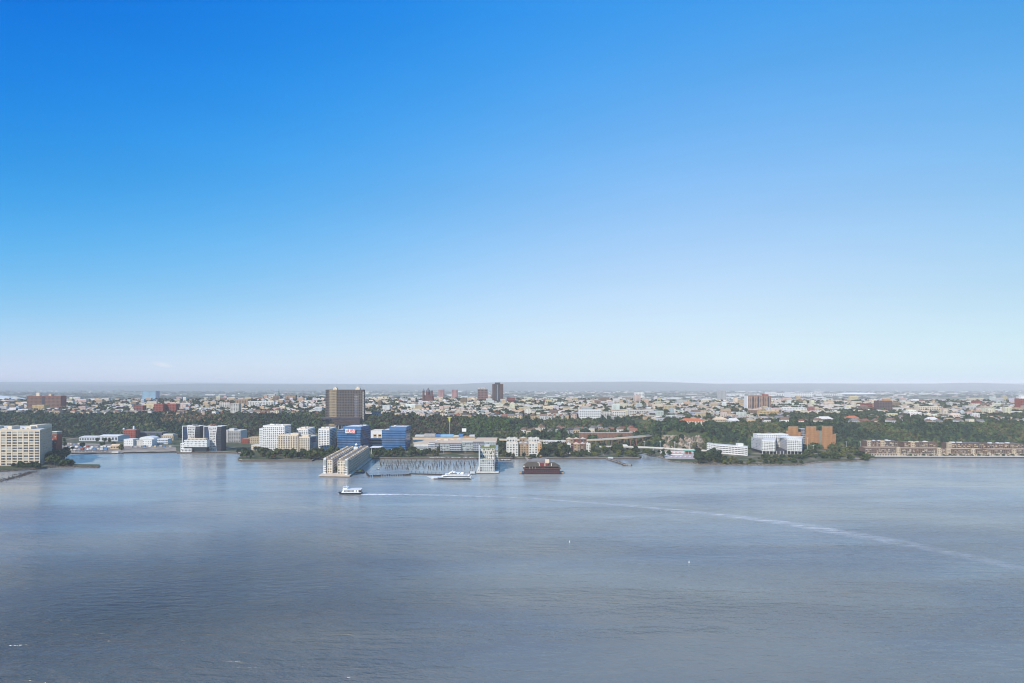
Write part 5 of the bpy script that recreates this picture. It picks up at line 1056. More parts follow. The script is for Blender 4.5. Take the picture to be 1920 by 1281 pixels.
hill_block('brown_tower', 'squat brown tower with a pale crown left of the tall dark tower', 895.5, 914, 754, 730.5, mat('rose_brown', (.20, .115, .10), .85, .2), 7, 7, 26, rm=ROOFL); kx, kd, _ = KEEP[-1]; b = Bld('tower_crown', 'pale slatted crown on the squat brown tower', rect(896, 913.5, kd - 12, 22), z0=Zat(732, kd - 13) + .5, cat='roof structure'); [b.prism('fin', PALE, b.z0, b.z0 + 9, rect(px, px + 1.0, kd - 12.5, 18)) for px in (896.5, 899.4, 902.3, 905.2, 908.1, 911)]; b.prism('top_room', CONC, b.z0 + 4, b.z0 + 12, rect(899, 911, kd - 8, 10))
b = hill_block('dark_tower', 'tall dark brown tower, the highest on the skyline', 923, 943.5, 755, 720.5, mat('dark_brown_brick', (.115, .062, .05), .85, .2), 8, 20, 30, kinds='g'); b.prism('dark_centre', DARK, b.z0 + 2, b.z1 - .5, rect(929, 937.5, b.d - .9, .8)); b.prism('centre_strip', CONC, b.z0 + 2, b.z1 - 2, rect(932, 933, b.d - 1.5, .6)); b.prism('plant_room', DARK, b.z1 + .4, Zat(717.3, b.d), rect(928, 938, b.d + 8, 14))
hill_block('brick_school', 'red brick school beside the tall dark tower', 950, 966, 757, 746, BRICK, 7, 3, 24)
hill_block('white_apartments', 'big white apartment block with tall dark windows and grey mansard at the edge', 1086, 1127, 787.5, 769, WHITE, 11, 5, 24, rm=ROOFG); kx, kd, _ = KEEP[-1]; MB
hill_block('white_apartments', 'lower pale apartment block right of the big white block', 1131, 1146, 784, 773, PALE, 5, 4, 20, rm=ROOFG)
hill_block('white_apartments', 'long pale apartment block with small windows right of the white ones', 1149, 1173, 784, 772, LTC, 7, 4, 20, rm=ROOFG)
hill_block('white_apartments', 'pale grey apartment row near the dip in the trees', 1180, 1226, 779, 770, PALE, 14, 3, 18)
b = hill_block('brick_tower', 'broad red-brown apartment tower with vertical strips and white flank', 1402.5, 1446, 771, 743, mat('warm_brick', (.30, .175, .125), .85, .2), 14, 12, 30, mat('pale_brick', (.36, .23, .165), .85, .2)); b.prism('flank', WHITE, b.z0 - 4, b.z1 + .5, rect(1400.8, 1402.3, b.d, 28))
for px in (1411, 1421, 1431, 1440): b.prism('balcony_strip', DARK, b.z0 + 2, b.z1 - 1, rect(px, px + 2.2, b.d - .9, .8))
b.prism('plant_room', BRICK, b.z1 + .4, Zat(739.5, b.d), rect(1432, 1441, b.d + 6, 14))
hill_block('tan_block', 'row of tan apartment blocks below the broad brick tower', 1424, 1461, 782, 771, mat('mustard_brick', (0, 0, 0)), 14, 3, 18)
hill_block('white_block', 'white block with square windows right of the broad brick tower', 1466, 1512, 774, 765, WHITE, 16, 3, 20)
b = hill_block('dark_tower', 'dark brown mid-rise with orange roof rooms above the trees', 1646, 1673, 773, 752, mat('plum_brick', (.13, .085, .08), .85, .2), 9, 7, 24); b.prism('roof_room', ORANGE, b.z1 + .4, Zat(747.5, b.d), rect(1658, 1670, b.d + 3, 14))
hill_block('brick_block', 'red brick building left of the dark mid-rise', 1619, 1636, 771, 757, BRICK, 6, 4, 20)
hill_block('cream_hall', 'long low cream building on the right hilltop', 1723, 1763, 773.5, 763, CREAM, 12, 3, 24, rm=WHITE)
b = hill_block('brick_tower', 'red brick tower with white tank cut by the photo edge', 1913, 1940, 772, 748, BRICK, 8, 8, 24); b.prism('roof_tank', WHITE, b.z1 + .4, Zat(742, b.d), rect(1915, 1924, b.d + 5, 10))
hill_block('brick_block', 'brick block on the far right crest among pale houses', 1828, 1841, 762, 752, BRICK, 6, 4, 20)
hill_block('pale_tower', 'pale pink stepped tower on the crest right of centre', 1189, 1201, 757, 741, mat('pink_stone', (.58, .44, .38), .85, .2), 5, 7, 20); 
def mansion(label, pl, pr, yb, yt, wm, rm, inset=9):
    d, z0 = onhill((pl + pr) / 2, yb); f = rect(pl, pr, d, 18); z1 = Zat(yt, d); b = Bld('mansion', label, f, z0=z0, cat='house', group='mansions on the cliff edge'); b.prism('wall', wm, z0 - 6, z1); b.facade(f[0], f[1], z0 + .5, z1 - .3, 8, 2, wm, .5, .4, .3, 'g')
    x0, y0 = b.L(f[0]); x1, y1 = b.L(f[2]); MB().hip(x0, x1, y0, y1, z1 - z0 + .01, z1 - z0 + 6, inset, 1).build('roof', rm, b.root); KEEP.append(((X(pl, d) + X(pr, d)) / 2, d + 9, (X(pr, d) - X(pl, d)) / 2 + 5))
mansion('large mansion with terracotta roof above the bare rock face', 1278, 1320, 798, 789.5, CREAM, TILE); mansion('tan hip-roofed mansion on the cliff edge right of the red-roofed one', 1339, 1364, 795, 787, TAN, ROOFT); mansion('white stepped villa on the cliff edge right of the tan mansion', 1367, 1386, 797, 789, LTC, ROOFL, 5)
mansion('long cream villa at the cliff edge above the orange tower', 1534, 1562, 793, 785.5, CREAM, ROOFL); mansion('villa with orange tiled roof at the cliff edge, right of the cream villa', 1589, 1611, 791, 784, TAN, TILE)
mansion('white modern villa with dark windows at the cliff edge', 1455, 1472, 793, 784, WHITE, ROOFG, 4); mansion('white villa with long windows above the terraced apartments', 1741, 1760, 795, 787, WHITE, ROOFL, 5)

# beyond the ridge: office slab, pink towers, arena and wheel in the haze
def far_block(name, label, pl, pr, d, yt, m, nb, nf, gm=None, cat='building', dep=60, kinds='g'):
    return hill_block(name, label, pl, pr, 0, yt, m, nb, nf, dep, gm, kinds, d=d, z0=4.0, cat=cat)
far_block('glass_slab', 'hazy blue glass office slab standing alone on the far plain', 266.5, 292, 5200, 733.5, GLASSB, 12, 12, SKYC)
PK = mat('pink_brick', (.42, .20, .18), .85, .2)
far_block('pink_tower', 'hazy pink tower beyond the crest, nearer the domed church', 822, 831.5, 4300, 731, PK, 4, 14); far_block('pink_tower', 'hazy pink tower beyond the crest, nearer the squat brown tower', 847, 857, 4300, 731, PK, 4, 14)
far_block('grey_tower', 'hazy grey tower on the plain right of the pink stepped tower', 1349, 1361, 5600, 732.5, CONC, 5, 12); far_block('pale_block', 'pale hazy block beyond the crest behind the pink stepped tower', 1192, 1208, 4800, 735.5, WHITE, 6, 8)
for pl, pr, d, yt, lab in ((1370, 1396, 7600, 738.5, 'small white warehouse on the plain left of the stadium'), (1444, 1456, 7000, 735.5, 'white tower block at the left end of the stadium complex'), (1456, 1500, 7300, 738.5, 'low white hall next to the stadium complex'), (1482, 1490, 6800, 736, 'white block between halls of the stadium complex'), (1491, 1525, 7000, 737, 'white slab hall left of the big wheel'), (1541, 1581, 7200, 739, 'white hall right of the big wheel')):
    far_block('exhibition_hall', lab, pl, pr, d, yt, WHITE, 10, 3, dep=150)
ar = thing('stadium', 'white oval stadium on the far plain', 'stadium', (X(1608, 7800), 7800, 4)); n = 24; k = 7800 / FPX
g = MB(); g.prism([(28 * k * math.cos(2 * math.pi * i / n), 28 * k * math.sin(2 * math.pi * i / n)) for i in range(n)], 0, 26, [(32 * k * math.cos(2 * math.pi * i / n), 32 * k * math.sin(2 * math.pi * i / n)) for i in range(n)]); g.build('bowl', WHITE, ar); MB().cyl((0, 0), 32 * k, 24 * k, 26.01, 40, 24).build('roof_ring', WHITE, ar)
fw = thing('ferris_wheel', 'faint ferris wheel above the white halls', 'ferris wheel', (X(1533, 7000), 7000, 4)); k = 7000 / FPX; rr = 6.0 * k; zc = Zat(736, 7000) - 4; n = 20; g = MB()
for i in range(n):
    a0, a1 = 2 * math.pi * i / n, 2 * math.pi * (i + 1) / n; g.bar((rr * math.cos(a0), 0, zc + rr * math.sin(a0)), (rr * math.cos(a1), 0, zc + rr * math.sin(a1)), 2.0)
    if i % 2 == 0: g.bar((0, 0, zc), (rr * math.cos(a0), 0, zc + rr * math.sin(a0)), .8)
g.build('wheel', WHITE, fw); h_ = MB(); h_.bar((-14, 0, 0), (0, 0, zc), 2.2); h_.bar((14, 0, 0), (0, 0, zc), 2.2); h_.build('support', WHITE, fw)
ar = thing('curved_roof_arena', 'white curved-roof arena on the plain at the far left', 'arena', (X(0, 6200), 6200, 4)); n = 12; k = 6200 / FPX; vs = []
for i in range(n + 1):
    t = i / n; vs += [(-30 * k + 62 * k * t, -120, 2 + 36 * (1 - t) ** .8), (-30 * k + 62 * k * t, 120, 2 + 36 * (1 - t) ** .8)]
MB().raw(vs + [(v[0], v[1], 0) for v in vs], [(2 * i, 2 * i + 2, 2 * i + 3, 2 * i + 1) for i in range(n)] + [(2 * n + 2 + 2 * i, 2 * n + 4 + 2 * i, 2 * i + 2, 2 * i) for i in range(n)]).build('sweeping_roof', WHITE, ar)

# ------------------------------------------------------------------ bare rock face of the bluff
nr_, nc_ = 26, 46; xs = np.linspace(1236, 1326, nc_); RX = np.zeros((nr_, nc_)); RY = RX.copy(); RZ = RX.copy()
for j, px in enumerate(xs):
    f_, e_, t_ = [float(v) for v in cliff(px)]
    for i in range(nr_):
        t = i / (nr_ - 1); y = f_ - 6 + (e_ - 62 - f_) * t; RY[i, j] = y + 1.5 * math.sin(j * 1.7 + i) ; RX[i, j] = X(px, y) + random.uniform(-.7, .7); e = min(1, min(j, nc_ - 1 - j) / 7) * min(1, (nr_ - 1 - i) / 4)
        RZ[i, j] = hz(X(px, y), y) - .8 + e * (2.0 + 3.2 * math.sin(px * .31 + i * .5) + 2.4 * math.sin(px * .83 - i * .9) + random.uniform(0, 4.5))
def rock_material():
    m = bpy.data.materials.new('bare_rock'); m.use_nodes = True; t = m.node_tree; b = t.nodes['Principled BSDF']; b.inputs['Roughness'].default_value = .95
    g = t.nodes.new('ShaderNodeNewGeometry'); n = t.nodes.new('ShaderNodeTexNoise'); n.inputs['Scale'].default_value = .09; n.inputs['Detail'].default_value = 8; t.links.new(g.outputs['Position'], n.inputs['Vector']); r = t.nodes.new('ShaderNodeValToRGB'); e = r.color_ramp.elements; e.new(.5); e.new(.5)
    for k, (p, c) in enumerate(((.36, (.05, .06, .028)), (.46, (.12, .10, .06)), (.54, (.27, .20, .15)), (.66, (.36, .29, .22)))): e[k].position = p; e[k].color = (*c, 1)
    t.links.new(n.outputs['Fac'], r.inputs[0]); t.links.new(r.outputs[0], b.inputs['Base Color']); return m
tag(link('rock_face', grid_mesh('rock_face', RX, RY, RZ, rock_material(), False)), 'bare brown rock face of the bluff above the river road', kind='structure')

# ------------------------------------------------------------------ foliage
def leafy(nl, nq, seed, squash=.8, q=.30):
    """unit crown (radius 1 about the origin): leaf clumps on lobes, returned as quads"""
    r = np.random.default_rng(seed); V = []
    for l in range(nl):
        a = r.uniform(0, 2 * math.pi); z = r.uniform(-.75, .95); rad = math.sqrt(max(.05, 1 - z * z)) * r.uniform(.25, .62); c = np.array([rad * math.cos(a), rad * math.sin(a), z * .62 * squash]); lr = r.uniform(.30, .52)
        for _ in range(nq):
            n = r.normal(size=3); n[2] = abs(n[2]) * .9 if r.random() < .75 else n[2]; n /= np.linalg.norm(n); p = c + n * lr * r.uniform(.75, 1.1); n2 = n + r.normal(size=3) * .45; n2 /= np.linalg.norm(n2)
            u = np.cross(n2, r.normal(size=3)); u /= np.linalg.norm(u); v = np.cross(n2, u); s = q * r.uniform(.6, 1.25)
            V.append([p - u * s - v * s * .7, p + u * s - v * s * .7, p + u * s * .8 + v * s * .8, p - u * s * .8 + v * s * .7])
    return np.array(V).reshape(-1, 3)
def quads_mesh(name, co, m, col=None):
    me = bpy.data.meshes.new(name); n = len(co) // 4; me.vertices.add(len(co)); me.vertices.foreach_set('co', co.astype(np.float32).ravel()); me.loops.add(4 * n); me.loops.foreach_set('vertex_index', np.arange(4 * n, dtype=np.int32)); me.polygons.add(n); me.polygons.foreach_set('loop_start', np.arange(n, dtype=np.int32) * 4)
    if col is not None: a = me.color_attributes.new('tint', 'FLOAT_COLOR', 'POINT'); a.data.foreach_set('color', np.concatenate([col, np.ones((len(col), 1))], 1).astype(np.float32).ravel())
    me.update(); me.materials.append(m); return me
def object_colour_material(name, rough, var, scale):
    m = mat(name, (1, 1, 1), rough, .2, var=var, scale=scale); t = m.node_tree; oi = t.nodes.new('ShaderNodeObjectInfo'); mx = [n for n in t.nodes if n.type == 'MIX'][0]; t.links.new(oi.outputs['Color'], mx.inputs['A']); return m
LEAF = object_colour_material('leaves', .85, .35, .5); LEAFT = mat('leaves_mass', (1, 1, 1), .85, .2, var=.3, scale=.25, attr='tint')
for m_ in (LEAF, LEAFT): m_.node_tree.nodes['Principled BSDF'].inputs['Specular IOR Level'].default_value = .12
BARK = mat('bark', (.06, .045, .032), .95, .1, var=.2)
CROWNS = [quads_mesh('crown', leafy(11, 16, 50 + i, .9 if i < 4 else 1.3) , LEAF) for i in range(6)]
tk = MB(); tk.cyl((0, 0), .05, .03, -.05, .62, 7)
for a in range(4): tk.bar((0, 0, .36), (.22 * math.cos(a * 1.6), .22 * math.sin(a * 1.6), .66), .03)
TRUNK = tk.mesh('trunk', BARK)
GREENS = {'dark green': (.022, .040, .018), 'mid green': (.042, .066, .022), 'olive green': (.068, .075, .024), 'yellow green': (.10, .11, .025), 'russet': (.13, .06, .028)}
def tree(x, y, z, h, w, col, label, grp, name='tree'):
    t = thing(name, label, 'tree' if name != 'shrub' else 'shrub', (x, y, z), random.uniform(0, 6.28), grp)
    tr_ = link('trunk', TRUNK, t); tr_.scale = (h, h, h)
    c = link('crown', random.choice(CROWNS), t, (0, 0, h * (.62 if name != 'shrub' else .45))); c.scale = (w / 2, w / 2, h * .45 if name != 'shrub' else h * .55); k = random.uniform(.85, 1.2); g = GREENS[col]; c.color = (g[0] * k, g[1] * k, g[2] * k, 1)
MIX = ['dark green'] * 4 + ['mid green'] * 4 + ['olive green'] * 2
BANKS = [('beside the loft block', 76, 128, 853, 873, 30, 8, 15, MIX, 'tree', lambda px: 872 - max(0, px - 105) * .8),
         ('below the front of the loft block', 24, 80, 874, 878.5, 14, 5, 9, MIX, 'shrub', None),
         ('on the rocky spit', 112, 136, 869, 874.5, 8, 5, 10, MIX, 'shrub', None),
         ('around the boatyard', 108, 230, 829, 846, 12, 6, 11, MIX, 'tree', None),
         ('in the riverside park left of the cream towers', 442, 524, 846, 862, 40, 6, 12, MIX + ['russet'], 'tree', lambda px: 862 - max(0, 458 - px) * .7),
         ('at the foot of the cream towers', 524, 604, 854, 862, 26, 7, 13, MIX, 'tree', None),
         ('between the white tower and the long pier', 592, 642, 848, 855, 12, 7, 12, MIX, 'tree', None),
         ('on the promenade before the blue offices', 698, 778, 851, 858, 30, 7, 12, MIX, 'tree', None),
         ('before the left end of the complex', 776, 822, 850, 856, 16, 6, 11, MIX, 'tree', None),
         ('between the complex and the pale apartments', 932, 950, 834, 858, 16, 9, 16, MIX, 'tree', None),
         ('at the foot of the pale apartments', 950, 1016, 857, 859.3, 14, 4, 7, MIX, 'tree', None),
         ('in the dark grove between apartment blocks', 1014, 1066, 838, 858, 42, 9, 15, ['dark green'] * 3 + ['olive green'], 'tree', None),
         ('at the foot of the brick apartments', 1062, 1112, 852, 858, 16, 5, 9, MIX, 'tree', None),
         ('in the riverside garden right of the brick apartments', 1108, 1196, 840, 857.5, 40, 6, 12, MIX + ['yellow green'], 'tree', None),
         ('along the inlet below the low road bridge', 1204, 1256, 846, 860, 16, 5, 9, MIX, 'tree', lambda px: 851 + (px - 1204) * .25),
         ('between the club terrace and the garage', 1306, 1350, 855, 869, 26, 8, 14, ['dark green'] * 2 + ['mid green'], 'tree', None)]
SHR = [('on the grassy bank below the garage', 1340, 1430, 860, 870, 34, 3, 6, ['mid green', 'olive green', 'yellow green', 'dark green'], 'shrub', None),
       ('on the grassy bank below the white apartments', 1430, 1512, 857, 870, 34, 4, 8, ['dark green', 'mid green', 'olive green'], 'shrub', None),
       ('on the bushy point below the orange tower', 1506, 1632, 846, 862, 70, 5, 10, ['dark green', 'mid green', 'mid green', 'olive green', 'yellow green'], 'shrub', None),
       ('along the terraced apartments boardwalk', 1700, 1930, 855.3, 855.8, 34, 2.5, 4.5, MIX, 'shrub', None)]
for (where, a0, a1, y0, y1, n, h0, h1, cols, nm, lim) in BANKS + SHR:
    pts = []
    for _ in range(n):
        px = random.uniform(a0, a1); py = random.uniform(y0, y1)
        if lim: py = min(py, lim(px))
        pts.append((px, py))
    pts.sort()
    for i, (px, py) in enumerate(pts):
        x, y, _ = G(px, py, LAND_Z); h = random.uniform(h0, h1) * (1.25 if nm == 'tree' else 1.1); c = random.choice(cols)
        tree(x, y, LAND_Z - .1, h, h * random.uniform(.9, 1.25) * (1.45 if nm == 'shrub' else 1), c, f'{c} {"shrub" if nm == "shrub" else "tree"}, {ordinal(i + 1)} from the left {where}', f'{nm}s {where}', nm)
for i, s in enumerate((.12, .2, .45, .55, .66, .75, .9)):
    p = pt(s, .45 + .05 * (i % 2)); tree(p[0], p[1], 2.6, 9, 7, 'mid green', f'mid green tree, {ordinal(i + 1)} from the river in the pier courtyard', 'trees in the pier courtyard')

# woodland on the slopes and trees between the hilltop houses: one mass
small = [leafy(7, 9, 200 + i, 1.0, .40) for i in range(10)]
def clear(x, y, pad=0.0): return all((x - a) ** 2 + (y - b_) ** 2 > (r + pad) ** 2 for a, b_, r in KEEP)
P_, S_, C_ = [], [], []
def put(x, y, z, h, w, col): P_.append((x, y, z + h * .5)); S_.append((w / 2, w / 2, h * .55)); C_.append(col)
def jit(c, k=.25):
    s = random.uniform(1 - k, 1 + k); return tuple(v * s * random.uniform(.92, 1.08) for v in c)
for _ in range(19000):
    px = random.uniform(-40, 1965); f_, e_, t_ = [float(v) for v in cliff(px)]; y = random.uniform(f_ - 12, e_ + 1); x = X(px, y); z = hz(x, y)
    if 1238 < px < 1322 and y < e_ - 58 and random.random() < .97: continue
    if 940 < px < 1225 and not (y > 1735 or (px > 1205) or (y < 1600 and random.random() < .35) or (1600 < y < 1735 and random.random() < .45)): continue
    if 600 < px < 680 and 1765 < y < 1830: continue
    if not clear(x, y, -4): continue
    if len(P_) and random.random() < .30: continue
    g = random.random(); brown = np.interp(px, [690, 730, 850, 880], [0, .75, .7, 0]) + np.interp(px, [425, 470, 500, 540], [0, .45, .4, 0]); tanz = (1 if 300 < px < 420 and y > e_ - 120 else 0)
    if tanz and random.random() < .75: c = random.choice([(.26, .175, .10), (.20, .14, .075), (.11, .10, .045)])
    elif random.random() < brown: c = random.choice([(.056, .050, .030), (.075, .060, .036), (.040, .043, .023)])
    else: c = random.choice([(0.018, 0.041, 0.022), (0.024, 0.050, 0.024), (0.022, 0.046, 0.029), (0.054, 0.090, 0.030), (0.037, 0.068, 0.029)] if math.sin(x / 47 + 2 * math.sin(y / 60)) + .7 * math.sin(x / 19 + y / 23) < .25 else [(0.076, 0.105, 0.034), (0.081, 0.088, 0.038), (0.055, 0.088, 0.030), (0.100, 0.100, 0.044), (0.037, 0.068, 0.029)])
    if 880 < px < 960 and y > 1690 and random.random() < .6: c = (.045, .085, .02)
    h = random.uniform(6, 15.5) * (.75 if tanz else 1) * (.7 if y > e_ - 18 else 1); put(x, y, z - 1, h, h * random.uniform(.85, 1.2), jit(c))
n_slope = len(P_)

# ------------------------------------------------------------------ hilltop houses
WCOL = {'white': (.64, .625, .59), 'cream': (.58, .51, .40), 'pale grey': (.48, .48, .48), 'tan': (.46, .35, .23), 'pink': (.50, .38, .32), 'red brick': (.24, .11, .08), 'brown': (.20, .14, .10), 'buff': (.52, .42, .28), 'blue grey': (.34, .37, .41)}
WPICK = ['white'] * 5 + ['cream'] * 9 + ['pale grey'] * 6 + ['tan'] * 7 + ['pink'] * 2 + ['red brick', 'brown', 'brown', 'buff', 'buff', 'blue grey']
RCOL = {'grey': (.17, .165, .16), 'dark': (.075, .07, .07), 'pale': (.44, .41, .37), 'red': (.24, .105, .07), 'brown': (.18, .12, .085)}
HWALL = object_colour_material('house_wall', .85, .08, .3); HROOF = object_colour_material('house_roof', .9, .15, .4)
PROTO = []
for (w, dp, h, kind) in ((11, 13, 8.5, 'gabled'), (13, 12, 8, 'gabled'), (10, 14, 10.5, 'flat-roofed'), (16, 14, 11.5, 'flat-roofed'), (12, 12, 8.5, 'hip-roofed'), (20, 14, 10, 'flat-roofed'), (9, 12, 11, 'gabled')):
    wm = MB().box(-w / 2, w / 2, 0, dp, -7, h).mesh('wall', HWALL); rf = MB()
    if kind == 'gabled': rf.gable(-w / 2, w / 2, 0, dp, h + .01, h + 4, 'y' if w < 12.5 else 'x', .5)
    elif kind == 'hip-roofed': rf.hip(-w / 2, w / 2, 0, dp, h + .01, h + 3.6, 4, .6)
    else: rf.box(-w / 2 + .3, w / 2 - .3, .3, dp - .3, h + .01, h + .5); rf.box(-w / 2 - .1, w / 2 + .1, -.15, .35, h - .2, h + .9)
    rf = rf.mesh('roof', HROOF); ww = MB(); nb = max(2, int(w / 3.6)); nf = int(h / 3.6)
    for k in range(nf):
        for i in range(nb): xx = -w / 2 + w * (i + .5) / nb; zz_ = 1.0 + k * 3.5; ww.box(xx - .75, xx + .75, -.14, .05, zz_, zz_ + 1.9)
    ww.box(-w / 2 + .6, -w / 2 + 1.7, -.1, .05, 0, .9); PROTO.append((w, dp, h, kind, wm, rf, ww.mesh('windows', GLASS), MB().box(w * .2, w * .2 + 1, dp * .6, dp * .6 + 1, h, h + 5).mesh('chimney', BRICK)))
slots = []
# clifftop front row, terrace row on the lower slope, then rows back to the crest
for _row in range(34):
    px = -30.0
    while px < 1955:
        e_ = float(np.interp(px, C_PX, C_EDGE)); y = e_ + 10 + _row * 31 + 9 * math.sin(px / 70 + _row); 
        step = random.uniform(12, 20) if _row else random.uniform(17, 30); px += step * FPX / y
        if y > RIDGE + 40: continue
        slots.append((_row, px, y))
trow = []
for yy, n in ((1630, 11), (1668, 12), (1705, 10)):
    for k in range(n): trow.append((-1, 978 + (1192 - 978) * (k + random.uniform(.2, .8)) / n, yy + random.uniform(-8, 8)))
HOUSES = []
for r_, px, y in trow + slots:
    y = y + random.uniform(-4, 4); x = X(px, y)
    if not clear(x, y + 6, 4): continue
    g = math.sin(x * .011 + 1.3) * math.sin(y * .013 + .4) + .5 * math.sin(x * .031 + y * .02); edge_right = px > 1440 and 1 <= r_ <= 9 + 3 * math.sin(px / 60)
    if r_ >= 0 and (random.random() < (.40 if not edge_right else .80) + .2 * g):
        z = hz(x, y)
        for _ in range(random.choice((3, 3, 4, 5))): h = random.uniform(8, 14); put(x + random.uniform(-8, 8), y + random.uniform(-7, 7), z - .5, h, h * random.uniform(.85, 1.15), jit(random.choice([(.026, .050, .024), (.038, .064, .028), (.06, .078, .032), (.05, .055, .028)])))
        continue
    if r_ == 0 and random.random() < (.3 if px < 1440 else .12): continue
    HOUSES.append((y, x, px, r_))
    if random.random() < .35: h = random.uniform(5, 9); put(x + random.uniform(7, 10), y + random.uniform(-4, 6), hz(x, y) - .5, h, h, jit((.028, .048, .02)))
HOUSES.sort(key=lambda t: (t[3] if t[3] < 3 else 3, t[0])); NEAR, REST = HOUSES[:300], HOUSES[300:]
rows = {}
for t in NEAR: rows.setdefault(t[3], []).append(t)
RN = {-1: 'on the lower terrace above the viaduct', 0: 'in the front row along the cliff edge', 1: 'in the second row behind the cliff edge', 2: 'in the third row behind the cliff edge', 3: 'in the fourth row behind the cliff edge'}
for r_, lst in rows.items():
    lst.sort(key=lambda t: t[2])
    for i, (y, x, px, _) in enumerate(lst):
        w, dp, h, kind, wm, rf, wn_, chm = PROTO[random.choice((0, 0, 1, 4, 6, 2)) if r_ <= 0 else random.randrange(7)]; wc = random.choice(WPICK); rc = random.choice(['grey', 'dark', 'brown', 'grey', 'grey', 'brown', 'red'] if kind != 'flat-roofed' else ['pale', 'pale', 'grey', 'pale'])
        t = thing('hill_house', f'{wc} {kind} house, {ordinal(i + 1)} from the left {RN.get(r_, "in a row further up the hill")}', 'house', (x, y, hz(x, y)), random.uniform(-.25, .25), 'houses on the hill')
        s = random.uniform(1.1, 1.5) if r_ <= 0 else random.uniform(.85, 1.1); t.scale = (s, s, s * random.uniform(.9, 1.1))
        for nm, me in (('wall', wm), ('roof', rf)):
            o = link(nm, me, t); c = WCOL[wc] if nm == 'wall' else RCOL[rc]; k = random.uniform(.88, 1.1); o.color = (c[0] * k, c[1] * k, c[2] * k, 1)
        o = link('windows', wn_, t); o['kind'] = 'stuff'
        if kind != 'flat-roofed': link('chimney', chm, t)
# all the houses further back, one mass with their own colours
def tint_mesh(name, v, f, fc, label, m):
    me = new_mesh(name, v, f, m); a = me.color_attributes.new('tint', 'FLOAT_COLOR', 'CORNER'); col = []
    for poly_, c in zip(f, fc): col += [(*c, 1.0)] * len(poly_)
    a.data.foreach_set('color', np.array(col, np.float32).ravel()); tag(link(name, me), label, kind='stuff')
TINT = mat('town_mass', (1, 1, 1), .85, .2, var=.08, scale=.3, attr='tint')
v, f, fc = [], [], []
def addbox(x, y, z0, z1, w, dp, ang, wc, rc, gable=0.0, win=True, base=7):
    o = len(v); ca, sa = math.cos(ang), math.sin(ang)
    for zz_ in (z0 - base, z1):
        for (a, b_) in ((-w / 2, 0), (w / 2, 0), (w / 2, dp), (-w / 2, dp)): v.append((x + a * ca - b_ * sa, y + a * sa + b_ * ca, zz_))
    for q in ((0, 1, 5, 4), (1, 2, 6, 5), (3, 0, 4, 7)): f.append(tuple(o + k for k in q)); fc.append(wc)
    if gable:
        for (a, b_) in ((0, 0), (0, dp)): v.append((x + a * ca - b_ * sa, y + a * sa + b_ * ca, z1 + gable))
        for q, c in (((4, 5, 8), wc), ((5, 6, 9, 8), rc), ((7, 4, 8, 9), rc)): f.append(tuple(o + k for k in q)); fc.append(c)
    else: f.append((o + 4, o + 5, o + 6, o + 7)); fc.append(rc)
    if win:
        nb, nf = max(2, int(w / 4)), max(1, int((z1 - z0) / 3.8))
        for k in range(nf):
            for i in range(nb):
                a = -w / 2 + w * (i + .5) / nb; zz_ = z0 + 1 + k * 3.6; oo = len(v)
                for aa, zq in ((a - .7, zz_), (a + .7, zz_), (a + .7, zz_ + 1.9), (a - .7, zz_ + 1.9)): v.append((x + aa * ca + .12 * sa, y + aa * sa - .12 * ca, zq))
                f.append((oo, oo + 1, oo + 2, oo + 3)); fc.append((.03, .035, .045))
for (y, x, px, r_) in REST:
    w = random.choice((12, 14, 18, 24, 34)); h = random.uniform(8, 12) * (random.uniform(1.5, 2.3) if random.random() < .09 else 1); wc = jit(WCOL[random.choice(WPICK)], .12); gb = random.choice((0, 0, 0, 0, 3.5)) if w < 16 else 0; rc = jit(RCOL[random.choice(['pale', 'pale', 'grey', 'pale'] if not gb else ['grey', 'grey', 'brown', 'brown'])], .15)
    z = hz(x, y); addbox(x, y, z, z + h, w, random.uniform(11, 16), .12 * math.sin(x / 260) + random.uniform(-.03, .03), wc, rc, gb)
tint_mesh('hilltop_town', v, f, fc, 'dense rows of small pale houses further up the hill', TINT)

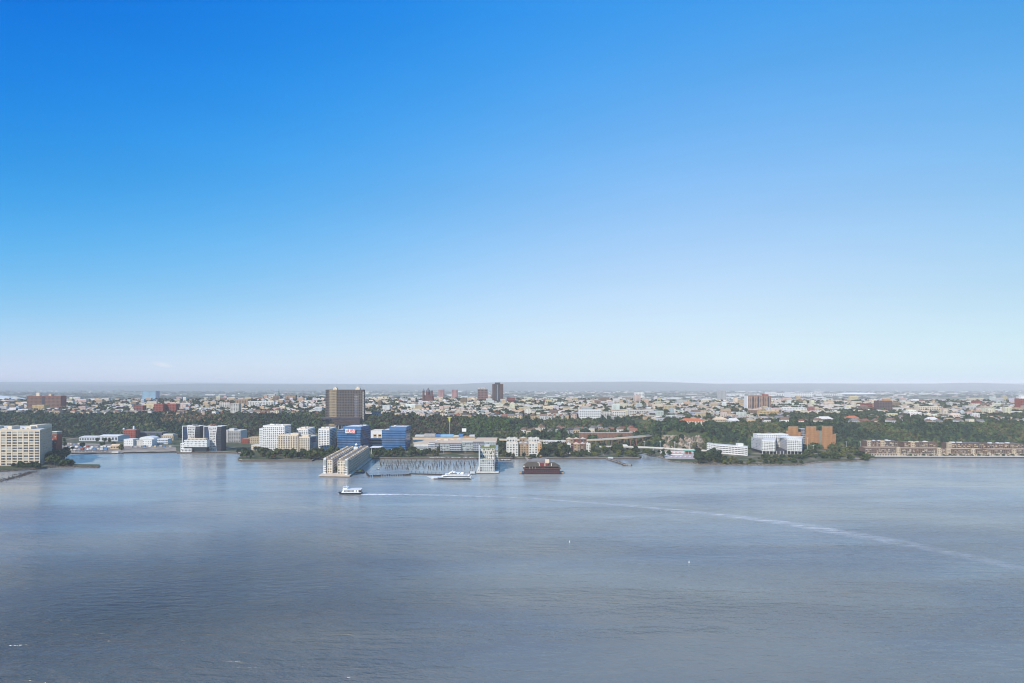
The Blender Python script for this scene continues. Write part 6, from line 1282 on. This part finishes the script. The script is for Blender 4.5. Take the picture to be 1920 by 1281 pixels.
# ------------------------------------------------------------------ the far plain: warehouses, suburbs and tree belts
v, f, fc = [], [], []
for _ in range(3600):
    y = random.uniform(4100, 13500) if random.random() < .7 else random.uniform(4000, 7000); u = random.uniform(-.86, .86); x = u * y; px = CX + FPX * u
    dens = .5 + .5 * math.sin(x / 900 + math.sin(y / 700) * 2) * math.sin(y / 520 + x / 2600) + (.35 if 1250 < px < 1700 else 0) + (.25 if 850 < px < 1250 else 0) - (.45 if px < 620 else .1)
    if random.random() > dens: continue
    big = random.random() < .3; w = random.uniform(40, 150) if big else random.uniform(14, 40); wc = jit(random.choice([(.50, .47, .43), (.42, .39, .35), (.33, .27, .24), (.60, .59, .57)]), .15); addbox(x, y, 4, 4 + random.uniform(7, 13), w, w * random.uniform(.4, .8), random.uniform(-.2, .2), wc, jit(random.choice([(.58, .57, .55), (.45, .43, .41), (.34, .32, .30)]), .1), 0, False, 2)
tint_mesh('far_suburbs', v, f, fc, 'low pale warehouses and suburbs on the hazy plain', TINT)
far_small = [leafy(4, 5, 400 + i, 1.0, .5) for i in range(6)]
def mass(name, label, P, S, C, protos, rot=True):
    out, cols = [], []; A = np.array(P); Sx = np.array(S); Cc = np.array(C)
    for i in range(len(A)):
        pr = protos[i % len(protos)]; a = rng.uniform(0, 6.28); ca, sa = math.cos(a), math.sin(a); q = pr @ np.array([[ca, sa, 0], [-sa, ca, 0], [0, 0, 1]]); out.append(q * Sx[i] + A[i]); cols.append(np.repeat(Cc[i][None], len(q), 0))
    tag(link(name, quads_mesh(name, np.concatenate(out), LEAFT, np.concatenate(cols))), label, kind='stuff')
mass('woodland', 'dense green woodland on the bluff and trees between hilltop houses', P_, S_, C_, small)
P2, S2, C2 = [], [], []
for _ in range(6500):
    y = random.uniform(3900, 13500); u = random.uniform(-.86, .86); x = u * y
    if math.sin(x / 700 + 1.1) * math.sin(y / 430 + x / 1900) + random.uniform(-.6, .6) < .05: continue
    h = random.uniform(9, 16); w = random.uniform(20, 60); P2.append((x, y, 4 + h * .4)); S2.append((w, w * .6, h * .7)); C2.append(jit((.035, .055, .03), .3))
mass('far_tree_belts', 'hazy tree belts on the far plain', P2, S2, C2, far_small)

# ------------------------------------------------------------------ summer haze over river, town and plain
def haze():
    mb = MB(); mb.box(-52000, 52000, -900, 43500, -8, 252)
    m = bpy.data.materials.new('haze_air'); m.use_nodes = True; t = m.node_tree; t.nodes.clear()
    o = t.nodes.new('ShaderNodeOutputMaterial'); v = t.nodes.new('ShaderNodeVolumePrincipled')
    v.inputs['Color'].default_value = (.97, .985, 1.0, 1); v.inputs['Density'].default_value = HAZE; v.inputs['Anisotropy'].default_value = -0.2
    t.links.new(v.outputs[0], o.inputs['Volume'])
    tag(mb.build('haze', m), 'pale summer haze over the far plain', kind='stuff')
HAZE = 0.000064
haze()
